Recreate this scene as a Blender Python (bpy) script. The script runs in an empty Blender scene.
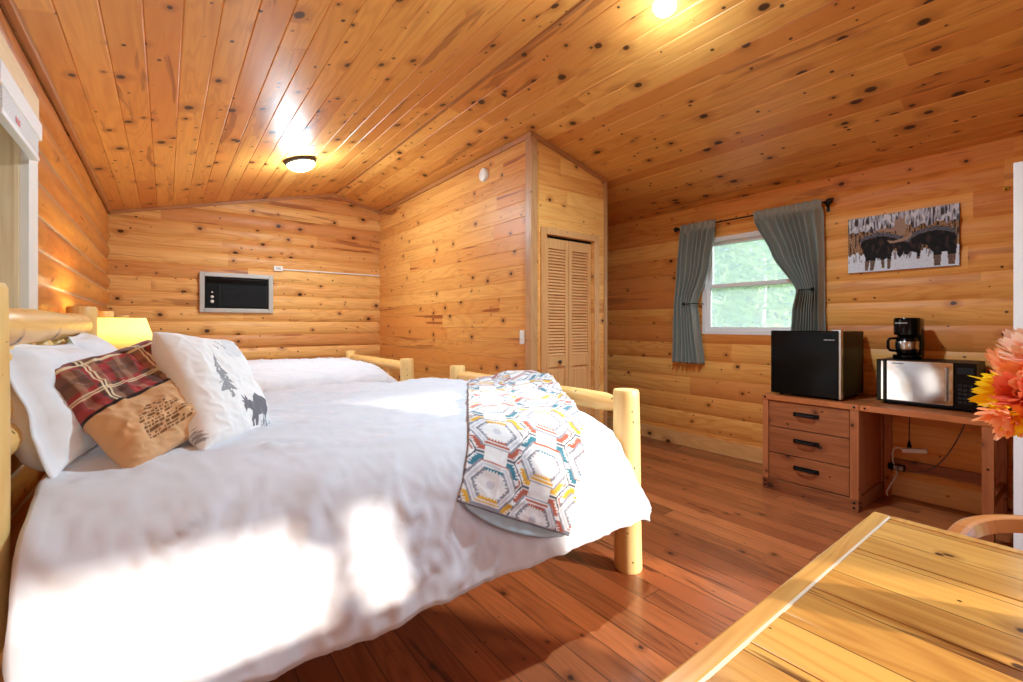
import bpy, bmesh, math, random
from mathutils import Vector, Matrix, noise
random.seed(7)
sc = bpy.context.scene
COL = sc.collection
PI = math.pi
R = math.radians

# ------------------------------------------------------------------ room measures (metres, camera stands over the origin)
CAMZ = 1.28
XL, XR, XG = -0.484, 4.377, 1.854          # left wall, right wall, ridge
ZW, ZG = 2.489, 3.080                      # eaves, ridge
YB, YF = -0.80, 6.463                      # back wall, far wall
CX0, CX1, CY = 2.490, 3.438, 2.992         # closet block
SLL = (ZG - ZW) / (XG - XL)
SLR = (ZG - ZW) / (XR - XG)


def zc(x):
    return ZG - (XG - x) * SLL if x < XG else ZG - (x - XG) * SLR


# ------------------------------------------------------------------ helpers
def lin(c):
    return tuple((v / 12.92 if v <= 0.04045 else ((v + 0.055) / 1.055) ** 2.4) for v in c)


def rgb(r, g, b):
    return lin((r / 255, g / 255, b / 255))


def obj(name, bm, mat=None, parent=None, smooth=False, autosmooth=None):
    """link a bmesh (authored in world space) as one mesh object under PARENT"""
    me = bpy.data.meshes.new(name)
    root = parent
    off = Vector((0, 0, 0))
    while root is not None:
        off += root.location
        root = root.parent
    if off.length > 0:
        bmesh.ops.translate(bm, verts=bm.verts[:], vec=-off)
    bm.normal_update()
    bm.to_mesh(me)
    bm.free()
    if smooth:
        for p in me.polygons:
            p.use_smooth = True
        if autosmooth is not None:
            try:
                me.set_sharp_from_angle(angle=R(autosmooth))
            except Exception:
                pass
    if mat is not None:
        me.materials.append(mat)
    o = bpy.data.objects.new(name, me)
    COL.objects.link(o)
    if parent is not None:
        o.parent = parent
    return o


def tag(o, label=None, cat=None, group=None, kind=None):
    if label:
        o['label'] = label
    if cat:
        o['category'] = cat
    if group:
        o['group'] = group
    if kind:
        o['kind'] = kind
    return o


def thing(name, label, cat, loc, group=None):
    o = bpy.data.objects.new(name, None)
    o.empty_display_size = 0.1
    COL.objects.link(o)
    o.location = loc
    return tag(o, label, cat, group)


def struct(name, bm, mat, smooth=False, autosmooth=None, parent=None):
    o = obj(name, bm, mat, parent, smooth, autosmooth)
    if parent is None:
        o['kind'] = 'structure'
    return o


def copy_tree(o, parent=None):
    c = o.copy()
    COL.objects.link(c)
    if parent is not None:
        c.parent = parent
    for ch in list(o.children):
        copy_tree(ch, c)
    return c


def BM():
    return bmesh.new()


def box(bm, x0, x1, y0, y1, z0, z1, bev=0.0, mat=0):
    r = bmesh.ops.create_cube(bm, size=1.0)
    vs = r['verts']
    for v in vs:
        v.co = Vector((x0 + (v.co.x + 0.5) * (x1 - x0), y0 + (v.co.y + 0.5) * (y1 - y0), z0 + (v.co.z + 0.5) * (z1 - z0)))
    if bev > 0:
        es = list({e for v in vs for e in v.link_edges})
        bmesh.ops.bevel(bm, geom=es, offset=bev, segments=2, profile=0.6, affect='EDGES')
    return vs


def ring(bm, c, ax, r, n, ph=0.0, ref=None):
    ax = Vector(ax).normalized()
    up = Vector((0, 0, 1)) if abs(ax.z) < 0.9 else Vector((1, 0, 0))
    if ref is not None:
        up = ref
    u = ax.cross(up).normalized()
    v = ax.cross(u).normalized()
    out = []
    for i in range(n):
        t = 2 * PI * i / n + ph
        out.append(bm.verts.new(Vector(c) + (u * math.cos(t) + v * math.sin(t)) * r))
    return out


def bridge(bm, a, b):
    n = len(a)
    for i in range(n):
        bm.faces.new((a[i], a[(i + 1) % n], b[(i + 1) % n], b[i]))


def tube(bm, pts, rad, n=12, cap=True):
    pts = [Vector(p) for p in pts]
    rads = rad if isinstance(rad, (list, tuple)) else [rad] * len(pts)
    rs = []
    ref = None
    for i, p in enumerate(pts):
        d = (pts[min(i + 1, len(pts) - 1)] - pts[max(i - 1, 0)]).normalized()
        if ref is None:
            ref = Vector((0, 0, 1)) if abs(d.z) < 0.9 else Vector((1, 0, 0))
        u = d.cross(ref)
        if u.length < 1e-4:
            u = d.orthogonal()
        u.normalize()
        w = u.cross(d).normalized()
        ref = w
        rs.append([bm.verts.new(p + (u * math.cos(2 * PI * k / n) + w * math.sin(2 * PI * k / n)) * rads[i]) for k in range(n)])
    for i in range(len(rs) - 1):
        bridge(bm, rs[i], rs[i + 1])
    if cap:
        bm.faces.new(rs[0][::-1])
        bm.faces.new(rs[-1])


def lathe(bm, prof, c=(0, 0, 0), n=28, axis='z', cap=True):
    """prof: list of (r, h) along the axis"""
    c = Vector(c)
    rows = []
    for r, h in prof:
        row = []
        for k in range(n):
            t = 2 * PI * k / n
            a, b = r * math.cos(t), r * math.sin(t)
            if axis == 'z':
                p = Vector((a, b, h))
            elif axis == 'x':
                p = Vector((h, a, b))
            else:
                p = Vector((b, h, a))
            row.append(bm.verts.new(c + p))
        rows.append(row)
    for i in range(len(rows) - 1):
        bridge(bm, rows[i], rows[i + 1])
    if cap:
        bm.faces.new(rows[0][::-1])
        bm.faces.new(rows[-1])


def grid(bm, nu, nv, f, uvfn=None):
    vs = [[bm.verts.new(f(i / nu, j / nv)) for i in range(nu + 1)] for j in range(nv + 1)]
    for j in range(nv):
        for i in range(nu):
            bm.faces.new((vs[j][i], vs[j][i + 1], vs[j + 1][i + 1], vs[j + 1][i]))
    return vs


def paint(me, cols):
    a = me.color_attributes.new('Col', 'FLOAT_COLOR', 'POINT')
    flat = []
    for c in cols:
        flat += [c[0], c[1], c[2], 1.0]
    a.data.foreach_set('color', flat)


def smooth01(t):
    t = max(0.0, min(1.0, t))
    return t * t * (3 - 2 * t)


def interp(tab, x):
    if x <= tab[0][0]:
        return tab[0][1]
    for (a, b), (c, d) in zip(tab, tab[1:]):
        if x <= c:
            return b + (d - b) * (x - a) / (c - a)
    return tab[-1][1]


def inpoly(p, x, y):
    r = False
    n = len(p)
    j = n - 1
    for i in range(n):
        xi, yi = p[i]
        xj, yj = p[j]
        if (yi > y) != (yj > y) and x < (xj - xi) * (y - yi) / (yj - yi) + xi:
            r = not r
        j = i
    return r


def fbm(x, y, z=0.0, o=4):
    return noise.fractal(Vector((x, y, z)), 1.0, 2.0, o)


# ------------------------------------------------------------------ materials
class NT:
    def __init__(self, name):
        self.m = bpy.data.materials.new(name)
        self.m.use_nodes = True
        self.t = self.m.node_tree
        self.b = self.t.nodes['Principled BSDF']
        self.out = self.t.nodes['Material Output']

    def n(self, typ, **kw):
        nd = self.t.nodes.new(typ)
        for k, v in kw.items():
            setattr(nd, k, v)
        return nd

    def put(self, sock, v):
        if hasattr(v, 'is_output'):
            self.t.links.new(v, sock)
        else:
            if isinstance(v, tuple) and len(v) == 3 and len(getattr(sock, 'default_value', (0, 0, 0))) == 4:
                v = v + (1.0,)
            sock.default_value = v

    def math(self, op, a, b=None, c=None, clamp=False):
        nd = self.n('ShaderNodeMath', operation=op, use_clamp=clamp)
        self.put(nd.inputs[0], a)
        if b is not None:
            self.put(nd.inputs[1], b)
        if c is not None:
            self.put(nd.inputs[2], c)
        return nd.outputs[0]

    def mix(self, f, a, b, blend='MIX'):
        nd = self.n('ShaderNodeMix', data_type='RGBA', blend_type=blend)
        self.put(nd.inputs[0], f)
        self.put(nd.inputs[6], a)
        self.put(nd.inputs[7], b)
        return nd.outputs[2]

    def ss(self, v, a, b, lo=0.0, hi=1.0):
        nd = self.n('ShaderNodeMapRange', interpolation_type='SMOOTHSTEP')
        self.put(nd.inputs[0], v)
        self.put(nd.inputs[1], a)
        self.put(nd.inputs[2], b)
        self.put(nd.inputs[3], lo)
        self.put(nd.inputs[4], hi)
        return nd.outputs[0]

    def xyz(self, x, y, z=0.0):
        nd = self.n('ShaderNodeCombineXYZ')
        self.put(nd.inputs[0], x)
        self.put(nd.inputs[1], y)
        self.put(nd.inputs[2], z)
        return nd.outputs[0]

    def noise(self, vec, scale=1.0, detail=3.0, rough=0.55, dist=0.0):
        nd = self.n('ShaderNodeTexNoise', noise_dimensions='3D')
        self.put(nd.inputs['Vector'], vec)
        self.put(nd.inputs['Scale'], scale)
        self.put(nd.inputs['Detail'], detail)
        self.put(nd.inputs['Roughness'], rough)
        self.put(nd.inputs['Distortion'], dist)
        return nd.outputs[0]

    def bump(self, h, strength=0.2, dist=0.01):
        nd = self.n('ShaderNodeBump')
        self.put(nd.inputs['Strength'], strength)
        self.put(nd.inputs['Distance'], dist)
        self.put(nd.inputs['Height'], h)
        self.t.links.new(nd.outputs[0], self.b.inputs['Normal'])


def plain(name, col, rough=0.5, metal=0.0, bump=None, spec=0.5, coat=0.0, emit=None, es=0.0, var=0.0):
    t = NT(name)
    b = t.b
    tc = t.n('ShaderNodeTexCoord').outputs['Object']
    if var > 0:
        nz = t.noise(tc, 14, 3)
        c2 = tuple(v * (1 - var) for v in col)
        t.put(b.inputs['Base Color'], t.mix(nz, c2, tuple(min(1, v * (1 + var * .5)) for v in col)))
    else:
        t.put(b.inputs['Base Color'], col)
    b.inputs['Roughness'].default_value = rough
    b.inputs['Metallic'].default_value = metal
    b.inputs['Specular IOR Level'].default_value = spec
    b.inputs['Coat Weight'].default_value = coat
    if emit:
        t.put(b.inputs['Emission Color'], emit)
        b.inputs['Emission Strength'].default_value = es
    if bump:
        t.bump(t.noise(tc, bump[0], 4), bump[1], bump[2])
    return t.m


def wood(name, along, cross, pitch, lo, hi, dark=(0.16, 0.05, 0.015), L=2.4, knots=1.0, rough=0.42, streak=0.5,
         off=0.0, coat=0.0, seam=0.0, vary=0.55, third=None, seamcol=None, tone=None, kscale=4.0, spec=0.5, sfreq=(.9, 9.0)):
    """boards: grain runs along ALONG, boards stacked along CROSS with the given pitch"""
    t = NT(name)
    tc = t.n('ShaderNodeTexCoord').outputs['Object']
    sp = t.n('ShaderNodeSeparateXYZ')
    t.put(sp.inputs[0], tc)
    ax = {'x': 0, 'y': 1, 'z': 2}
    A = sp.outputs[ax[along]]
    C = sp.outputs[ax[cross]]
    T = sp.outputs[3 - ax[along] - ax[cross]]
    q = t.math('DIVIDE', t.math('SUBTRACT', C, off), pitch)
    idx = t.math('FLOOR', q)
    w1 = t.n('ShaderNodeTexWhiteNoise', noise_dimensions='1D')
    t.put(w1.inputs['W'], idx)
    r1 = w1.outputs['Value']
    seg = t.math('FLOOR', t.math('ADD', t.math('DIVIDE', A, L), t.math('MULTIPLY', r1, 7.3)))
    w2 = t.n('ShaderNodeTexWhiteNoise', noise_dimensions='2D')
    t.put(w2.inputs['Vector'], t.xyz(idx, seg))
    r2 = w2.outputs['Value']
    s2 = t.n('ShaderNodeSeparateColor')
    t.put(s2.inputs[0], w2.outputs['Color'])
    r3, r4 = s2.outputs[0], s2.outputs[1]
    A2 = t.math('ADD', A, t.math('MULTIPLY', r2, 37.0))
    C2 = t.math('ADD', C, t.math('MULTIPLY', r3, 11.0))
    # knots first, they push the grain around
    kv = t.n('ShaderNodeTexVoronoi', voronoi_dimensions='2D')
    wob = t.noise(t.xyz(A2, C2, T), 26, 2)
    kx = t.math('ADD', t.math('MULTIPLY', A2, 0.78), t.math('MULTIPLY', t.math('SUBTRACT', wob, 0.5), 0.012))
    t.put(kv.inputs['Vector'], t.xyz(kx, C2))
    kv.inputs['Scale'].default_value = kscale
    d = t.math('DIVIDE', kv.outputs['Distance'], kscale)
    kc = t.n('ShaderNodeSeparateColor')
    t.put(kc.inputs[0], kv.outputs['Color'])
    rad = t.ss(kc.outputs[0], 0.15, 1.0, 0.0, 0.017 * knots)
    rad = t.math('POWER', t.math('MAXIMUM', rad, 1e-4), 1.0)
    k1 = t.ss(d, t.math('MULTIPLY', rad, 0.55), t.math('ADD', rad, 0.001), 1.0, 0.0)
    halo = t.ss(d, rad, t.math('MULTIPLY', rad, 3.2), 1.0, 0.0)
    kv2 = t.n('ShaderNodeTexVoronoi', voronoi_dimensions='2D')
    t.put(kv2.inputs['Vector'], t.xyz(t.math('MULTIPLY', A2, 0.85), t.math('ADD', C2, 3.7)))
    kv2.inputs['Scale'].default_value = kscale * 1.9
    kc2 = t.n('ShaderNodeSeparateColor')
    t.put(kc2.inputs[0], kv2.outputs['Color'])
    d2 = t.math('DIVIDE', kv2.outputs['Distance'], kscale * 1.9)
    rad2 = t.ss(kc2.outputs[1], 0.55, 1.0, 0.0, 0.0075 * knots)
    k2 = t.ss(d2, t.math('MULTIPLY', rad2, 0.5), t.math('ADD', rad2, 0.0008), 1.0, 0.0)
    # grain
    push = t.math('MULTIPLY', halo, 0.02)
    g1 = t.noise(t.xyz(t.math('MULTIPLY', A2, 1.4), t.math('MULTIPLY', t.math('ADD', C2, push), 55), T), 1.0, 4, 0.6, 0.3)
    big = t.noise(t.xyz(t.math('MULTIPLY', A2, 0.55), t.math('MULTIPLY', t.math('ADD', C2, push), 5.0), T), 1.0, 2, 0.5, 0.4)
    rings = t.math('SINE', t.math('MULTIPLY', big, 85.0))
    rings = t.math('MULTIPLY_ADD', rings, 0.5, 0.5)
    rings = t.math('POWER', rings, 2.0)
    v = t.math('ADD', t.math('MULTIPLY_ADD', g1, 0.85, -0.2), t.math('MULTIPLY', r2, vary))
    v = t.math('ADD', v, t.math('MULTIPLY', rings, -0.24))
    v = t.math('ADD', v, 0.1, clamp=True)
    col = t.mix(v, lo, hi)
    if third is not None:
        col = t.mix(t.ss(r4, 0.55, 0.9, 0.0, 0.75), col, third)
    # heartwood streaks on some boards
    sn = t.noise(t.xyz(t.math('MULTIPLY', A2, sfreq[0]), t.math('MULTIPLY', C2, sfreq[1]), 3.0), 1.0, 3, 0.6, 0.6)
    st = t.math('MULTIPLY', t.ss(sn, 0.585, 0.64), t.ss(r4, 0.35, 0.7))
    col = t.mix(t.math('MULTIPLY', st, streak), col, dark)
    if knots > 0:
        red = tuple(min(1, a * 1.0) for a in (lo[0] * 0.62, lo[1] * 0.45, lo[2] * 0.4))
        col = t.mix(t.math('MULTIPLY', halo, 0.45), col, red)
        col = t.mix(t.math('MULTIPLY', t.math('MAXIMUM', k1, k2), 0.95), col, (0.045, 0.013, 0.005))
    if seam > 0 or seamcol:
        fr = t.math('FRACT', q)
        e = t.math('MULTIPLY', t.math('MINIMUM', fr, t.math('SUBTRACT', 1.0, fr)), pitch)
        sm = t.ss(e, seam * 0.4, seam, 1.0, 0.0)
        fa = t.math('FRACT', t.math('ADD', t.math('DIVIDE', A, L), t.math('MULTIPLY', r1, 7.3)))
        ea = t.math('MULTIPLY', t.math('MINIMUM', fa, t.math('SUBTRACT', 1.0, fa)), L)
        if not seamcol:
            sm = t.math('MAXIMUM', sm, t.ss(ea, seam * 0.4, seam, 1.0, 0.0))
        col = t.mix(t.math('MULTIPLY', sm, 0.8), col, seamcol or (0.06, 0.022, 0.008))
    t.put(t.b.inputs['Base Color'], col)
    t.put(t.b.inputs['Roughness'], t.math('MULTIPLY_ADD', g1, 0.18, rough - 0.08))
    t.b.inputs['Coat Weight'].default_value = coat
    t.b.inputs['Coat Roughness'].default_value = 0.12
    t.b.inputs['Specular IOR Level'].default_value = spec
    hgt = t.math('ADD', t.math('MULTIPLY', g1, 0.35), t.math('MULTIPLY', halo, -0.5))
    t.bump(hgt, 0.12, 0.004)
    return t.m


PINE_LO, PINE_HI = rgb(202, 128, 62), rgb(240, 186, 116)
PINK = rgb(190, 108, 62)
DARK = rgb(140, 70, 34)
m_ceil = wood('ceiling pine', 'y', 'x', 0.1365, rgb(202, 130, 58), rgb(238, 176, 93), DARK, L=3.4, knots=1.85, rough=0.44, streak=0.6, off=XL, vary=.5, third=rgb(208, 130, 61))
m_far = wood('far wall logs', 'x', 'z', 0.165, rgb(200, 130, 65), rgb(246, 197, 121), DARK, L=3.2, knots=1.6, streak=0.7, third=rgb(192, 117, 63), spec=.3)
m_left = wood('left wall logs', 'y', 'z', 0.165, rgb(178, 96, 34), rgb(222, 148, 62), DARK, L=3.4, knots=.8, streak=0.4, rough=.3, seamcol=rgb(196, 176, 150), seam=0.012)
m_right = wood('right wall logs', 'y', 'z', 0.182, rgb(216, 130, 55), rgb(254, 193, 106), DARK, L=2.2, knots=1.25, streak=0.4, third=rgb(214, 128, 65), spec=.3)
m_clos = wood('closet boards', 'y', 'z', 0.139, rgb(202, 130, 60), rgb(242, 185, 105), rgb(148, 71, 30), L=3.6, vary=.32, knots=1.2, streak=.9, sfreq=(.55, 13.0), third=rgb(216, 139, 68), spec=.35)
m_closf = wood('closet front boards', 'x', 'z', 0.139, rgb(214, 138, 66), rgb(246, 189, 108), DARK, L=3.0, knots=1.2, streak=0.3)
m_floor = wood('floor planks', 'y', 'x', 0.127, rgb(100, 48, 24), rgb(184, 106, 60), rgb(62, 26, 12), L=2.6, knots=.8, rough=0.30, streak=0.7, seam=0.0035, vary=.75, third=rgb(146, 76, 42), coat=0.3)
m_trim = wood('trim wood', 'z', 'x', 9.0, rgb(150, 100, 62), rgb(196, 146, 98), DARK, L=9, knots=.3, streak=.3)
m_trimy = wood('trim wood level', 'y', 'z', 9.0, rgb(140, 84, 46), rgb(186, 124, 72), DARK, L=9, knots=.3, streak=.3)
m_pale = wood('pale window pine', 'z', 'x', 9.0, rgb(224, 190, 142), rgb(246, 222, 184), DARK, L=9, knots=.9, streak=.1, rough=.5)
m_paley = wood('pale head casing pine', 'y', 'z', 9.0, rgb(220, 184, 136), rgb(244, 216, 172), DARK, L=9, knots=.7, streak=.1, rough=.5)
m_logz = wood('peeled log upright', 'z', 'x', 9.0, rgb(226, 178, 100), rgb(250, 220, 152), rgb(190, 120, 56), L=9, knots=.8, streak=.25, rough=.38, kscale=5)
m_logy = wood('peeled log across', 'y', 'z', 9.0, rgb(214, 152, 78), rgb(246, 204, 130), rgb(180, 104, 46), L=9, knots=.8, streak=.6, rough=.34, kscale=5)
m_logx = wood('peeled log lengthwise', 'x', 'z', 9.0, rgb(220, 166, 90), rgb(248, 210, 140), rgb(180, 104, 46), L=9, knots=.8, streak=.4, rough=.36, kscale=5)
m_tabx = wood('table end board', 'x', 'y', 9.0, rgb(178, 118, 54), rgb(222, 168, 92), rgb(120, 66, 26), L=9, knots=.7, rough=.22, streak=.6, coat=.25)
m_taby = wood('table planks', 'y', 'x', 0.1323, rgb(160, 98, 38), rgb(226, 170, 86), rgb(96, 52, 22), L=9, knots=1.3, rough=.22, streak=.9, seam=.002, off=.251, coat=.25, vary=.7)
m_dres = wood('red stained pine drawer', 'y', 'z', 0.201, rgb(112, 58, 32), rgb(180, 108, 64), rgb(70, 32, 22), L=9, knots=1.6, rough=.4, streak=.9, off=.089, vary=.4)
m_dresz = wood('red stained pine upright', 'z', 'y', 9.0, rgb(150, 82, 46), rgb(196, 122, 76), rgb(90, 42, 24), L=9, knots=.7, rough=.4, streak=.5)
m_dtop = wood('red stained pine top', 'y', 'x', 0.15, rgb(146, 76, 38), rgb(196, 116, 66), rgb(90, 42, 24), L=9, knots=.8, rough=.3, streak=.5, seam=.002)
m_door = wood('louvre door pine', 'z', 'x', 9.0, rgb(188, 128, 76), rgb(222, 166, 108), DARK, L=9, knots=.2, streak=.1)
m_slat = wood('louvre slat pine', 'x', 'z', 0.031, rgb(196, 136, 86), rgb(226, 172, 116), DARK, L=9, knots=0.0, streak=.1, vary=.4)
m_chair = wood('varnished chair wood', 'y', 'x', 9.0, rgb(176, 100, 48), rgb(212, 140, 78), DARK, L=9, knots=.1, streak=.2, rough=.2, coat=.5)
m_night = wood('nightstand pine', 'y', 'z', .12, rgb(196, 138, 74), rgb(228, 178, 108), DARK, L=9, knots=.6, streak=.3, seam=.002)


def cloth(name, col, rough=0.9, weave=400, strength=0.08, trans=0.0, attr=False, sheen=.2):
    t = NT(name)
    tc = t.n('ShaderNodeTexCoord').outputs['Object']
    if attr:
        a = t.n('ShaderNodeAttribute', attribute_name='Col').outputs['Color']
        t.put(t.b.inputs['Base Color'], a)
        base = a
    else:
        nz = t.noise(tc, 9, 3)
        base = t.mix(nz, tuple(v * .95 for v in col), col)
        t.put(t.b.inputs['Base Color'], base)
    t.b.inputs['Roughness'].default_value = rough
    t.b.inputs['Sheen Weight'].default_value = sheen
    t.b.inputs['Specular IOR Level'].default_value = .2
    t.bump(t.noise(tc, weave, 2), strength, 0.002)
    if trans > 0:
        tr = t.n('ShaderNodeBsdfTranslucent')
        t.put(tr.inputs[0], base)
        mx = t.n('ShaderNodeMixShader')
        mx.inputs[0].default_value = trans
        t.t.links.new(t.b.outputs[0], mx.inputs[1])
        t.t.links.new(tr.outputs[0], mx.inputs[2])
        t.t.links.new(mx.outputs[0], t.out.inputs[0])
    return t.m


m_duvet = cloth('white duvet cotton', rgb(214, 217, 225), weave=300, strength=.05)
m_pillow = cloth('white pillow cotton', rgb(232, 234, 240))
m_print = cloth('printed cotton', None, attr=True)
m_quilt = cloth('woven quilt', None, attr=True, weave=500, strength=.12)
m_lining = cloth('blue grey quilt lining', rgb(168, 186, 196))
m_curt = cloth('grey green curtain linen', rgb(158, 162, 152), weave=260, strength=.1, trans=.12)
m_white = plain('white vinyl', rgb(236, 238, 240), .35)
m_wdoor = plain('white painted door', rgb(236, 238, 242), .45, bump=(6, .05, .002))
m_wplas = plain('white plastic', rgb(232, 230, 224), .4)
m_blkm = plain('black iron', rgb(26, 24, 24), .4, .6)
m_black = plain('black glossy enamel', rgb(7, 7, 9), .16, 0.0, spec=.2)
m_blackp = plain('black plastic', rgb(10, 10, 11), .4, spec=.15)
m_blackg = plain('black grille', rgb(32, 32, 36), .5, spec=.2)
m_steel = plain('brushed steel', rgb(196, 196, 198), .25, 1.0)
m_mirror = plain('mirror chrome', rgb(214, 212, 208), .07, 1.0)
m_grey = plain('grey metal surround', rgb(176, 172, 166), .45, .2)
m_bronze = plain('dark bronze', rgb(70, 60, 54), .4, .7)
m_cordk = plain('black rubber cord', rgb(20, 20, 20), .5)
m_cordg = plain('grey cord', rgb(90, 86, 80), .5)
m_bulb = plain('lit frosted glass', rgb(255, 240, 214), .4, emit=rgb(255, 226, 176), es=9.0)
m_shade = cloth('yellow lamp shade', rgb(252, 236, 176), trans=.45)
m_gold = plain('amber carved wood', rgb(196, 140, 44), .4, var=.3)
m_label = plain('warning label', rgb(206, 70, 50), .5)
m_txt = plain('silver lettering', rgb(190, 192, 196), .3, .6)
m_vase = plain('white glazed ceramic', rgb(226, 222, 212), .2, coat=.4)
m_stem = plain('green stem', rgb(74, 120, 48), .5, var=.2)
m_mat = plain('mattress ticking', rgb(220, 220, 222), .9)


def glass(name, haze=0.0):
    t = NT(name)
    tr = t.n('ShaderNodeBsdfTransparent')
    tr.inputs[0].default_value = (.94, .97, .97, 1)
    gl = t.n('ShaderNodeBsdfGlossy')
    gl.inputs['Roughness'].default_value = .02
    fr = t.n('ShaderNodeFresnel')
    fr.inputs[0].default_value = 1.45
    mx = t.n('ShaderNodeMixShader')
    t.t.links.new(fr.outputs[0], mx.inputs[0])
    t.t.links.new(tr.outputs[0], mx.inputs[1])
    t.t.links.new(gl.outputs[0], mx.inputs[2])
    if haze:
        df = t.n('ShaderNodeBsdfTranslucent')
        df.inputs[0].default_value = (.82, .97, 1, 1)
        m2 = t.n('ShaderNodeMixShader')
        m2.inputs[0].default_value = haze
        t.t.links.new(mx.outputs[0], m2.inputs[1])
        t.t.links.new(df.outputs[0], m2.inputs[2])
        t.t.links.new(m2.outputs[0], t.out.inputs[0])
        return t.m
    t.t.links.new(mx.outputs[0], t.out.inputs[0])
    return t.m


m_hazed = glass('hazed window glass', .24)  # translucent cyan mixed into the pane paints a bright outdoor haze
m_glass = glass('window glass')

# ------------------------------------------------------------------ shell
def log_prof(z, pitch, bulge):
    f = (z / pitch) % 1.0
    # a rounded log face that tucks in sharply under the next course
    return bulge * (1 - abs(2 * f - 1) ** 2.6)


def log_strip(bm, axis, a0, a1, z0, z1, plane, sgn, pitch, bulge, thick=0.10, na=1, wob=0.0):
    """log siding facing +sgn from PLANE, running from a0 to a1 along AXIS"""
    zs = []
    z = z0
    k0 = math.floor(z0 / pitch)
    for k in range(k0, math.ceil(z1 / pitch) + 1):
        for f in (0.0, .03, .1, .22, .36, .5, .64, .78, .9, .97):
            zz = (k + f) * pitch
            if z0 < zz < z1:
                zs.append(zz)
    zs = [z0] + zs + [z1]
    for j in range(na):
        p0, p1 = a0 + (a1 - a0) * j / na, a0 + (a1 - a0) * (j + 1) / na
        rows = []
        for zz in zs:
            r = []
            for a in (p0, p1):
                d = log_prof(zz, pitch, bulge)
                if wob:
                    d += wob * fbm(a * 1.3, math.floor(zz / pitch) * 5.1, 0, 2) * d / bulge
                q = plane + sgn * d
                r.append(bm.verts.new((q, a, zz) if axis == 'y' else (a, q, zz)))
            rows.append(r)
        for r, s in zip(rows, rows[1:]):
            bm.faces.new((r[0], r[1], s[1], s[0]))
    # solid core behind the face
    q0, q1 = sorted((plane, plane - sgn * thick))
    if axis == 'y':
        box(bm, q0, q1, a0, a1, z0, z1)
    else:
        box(bm, a0, a1, q0, q1, z0, z1)


def clip_ceiling(bm, lift=0.0):
    for (px, n) in ((XG, Vector((-SLL, 0, 1))), (XG, Vector((SLR, 0, 1)))):
        g = bm.verts[:] + bm.edges[:] + bm.faces[:]
        bmesh.ops.bisect_plane(bm, geom=g, plane_co=Vector((px, 0, ZG + lift)), plane_no=n.normalized(), clear_outer=True)


# floor
bm = BM()
box(bm, XL - .1, XR + .1, YB - .1, YF + .1, -0.08, 0.0)
struct('floor', bm, m_floor)

# ceiling: tongue and groove boards with a real v-groove
def ceiling(name, xa, xb):
    bm = BM()
    p = 0.1365
    xs = [xa]
    k = math.floor((xa - XL) / p)
    while True:
        g = XL + p * k
        if g > xb:
            break
        for e in (-.0045, 0, .0045):
            if xa < g + e < xb:
                xs.append(g + e)
        k += 1
    xs.append(xb)
    rows = []
    for x in xs:
        f = ((x - XL) / p) % 1.0
        dd = min(f, 1 - f) * p
        up = .005 * max(0, 1 - dd / .0045) if dd < .0045 else 0
        rows.append([bm.verts.new((x, y, zc(x) + up)) for y in (YB - .1, YF + .1)])
    for r, s in zip(rows, rows[1:]):
        bm.faces.new((r[0], s[0], s[1], r[1]))
    a = [bm.verts.new((x, y, zc(x) + .09)) for x, y in ((xa, YB - .1), (xb, YB - .1), (xb, YF + .1), (xa, YF + .1))]
    bm.faces.new(a)
    return struct(name, bm, m_ceil)


ceiling('ceiling', XL - .12, XG)
o = ceiling('ceiling_right', XG, XR + .12)

# far wall
bm = BM()
log_strip(bm, 'x', XL - .1, CX1 + .9, 0, ZG + .1, YF, -1, 0.165, 0.024)
clip_ceiling(bm, .04)
struct('wall_far', bm, m_far, True, 50)

# left wall with a window beside the beds' heads
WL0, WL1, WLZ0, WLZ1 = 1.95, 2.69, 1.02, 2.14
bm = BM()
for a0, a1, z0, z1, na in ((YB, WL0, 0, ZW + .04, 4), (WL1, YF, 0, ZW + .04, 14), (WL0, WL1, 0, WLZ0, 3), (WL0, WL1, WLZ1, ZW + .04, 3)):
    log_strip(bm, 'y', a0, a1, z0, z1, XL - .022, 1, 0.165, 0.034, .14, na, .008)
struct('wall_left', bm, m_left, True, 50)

# right wall with the curtained window
WR0, WR1, WRZ0, WRZ1 = 1.50, 2.515, 1.185, 2.15
bm = BM()
for a0, a1, z0, z1 in ((YB, WR0, 0, ZW + .04), (WR1, YF, 0, ZW + .04), (WR0, WR1, 0, WRZ0), (WR0, WR1, WRZ1, ZW + .04)):
    log_strip(bm, 'y', a0, a1, z0, z1, XR, -1, 0.182, 0.018, .12)
struct('wall_right', bm, m_right, True, 50)

# back wall (behind the viewer): unseen doorway and two guessed windows, sized to shape the sun patches
bm = BM()
DW0, DW1, DZ1 = 2.50, 3.50, 2.00
BW = [(-.25, .65, .85, 1.56), (.95, 1.95, .85, 1.56)]
xs = [XL - .1, BW[0][0], BW[0][1], BW[1][0], BW[1][1], DW0, DW1, XR + .1]
for i, (xa, xb) in enumerate(zip(xs, xs[1:])):
    if i in (1, 3):
        w = BW[0] if i == 1 else BW[1]
        log_strip(bm, 'x', xa, xb, 0, w[2], YB, 1, .165, .014)
        log_strip(bm, 'x', xa, xb, w[3], ZG + .1, YB, 1, .165, .014)
    elif i == 5:
        log_strip(bm, 'x', xa, xb, DZ1, ZG + .1, YB, 1, .165, .014)
    else:
        log_strip(bm, 'x', xa, xb, 0, ZG + .1, YB, 1, .165, .014)
clip_ceiling(bm, .04)
struct('wall_back', bm, m_far, True, 50)
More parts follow.
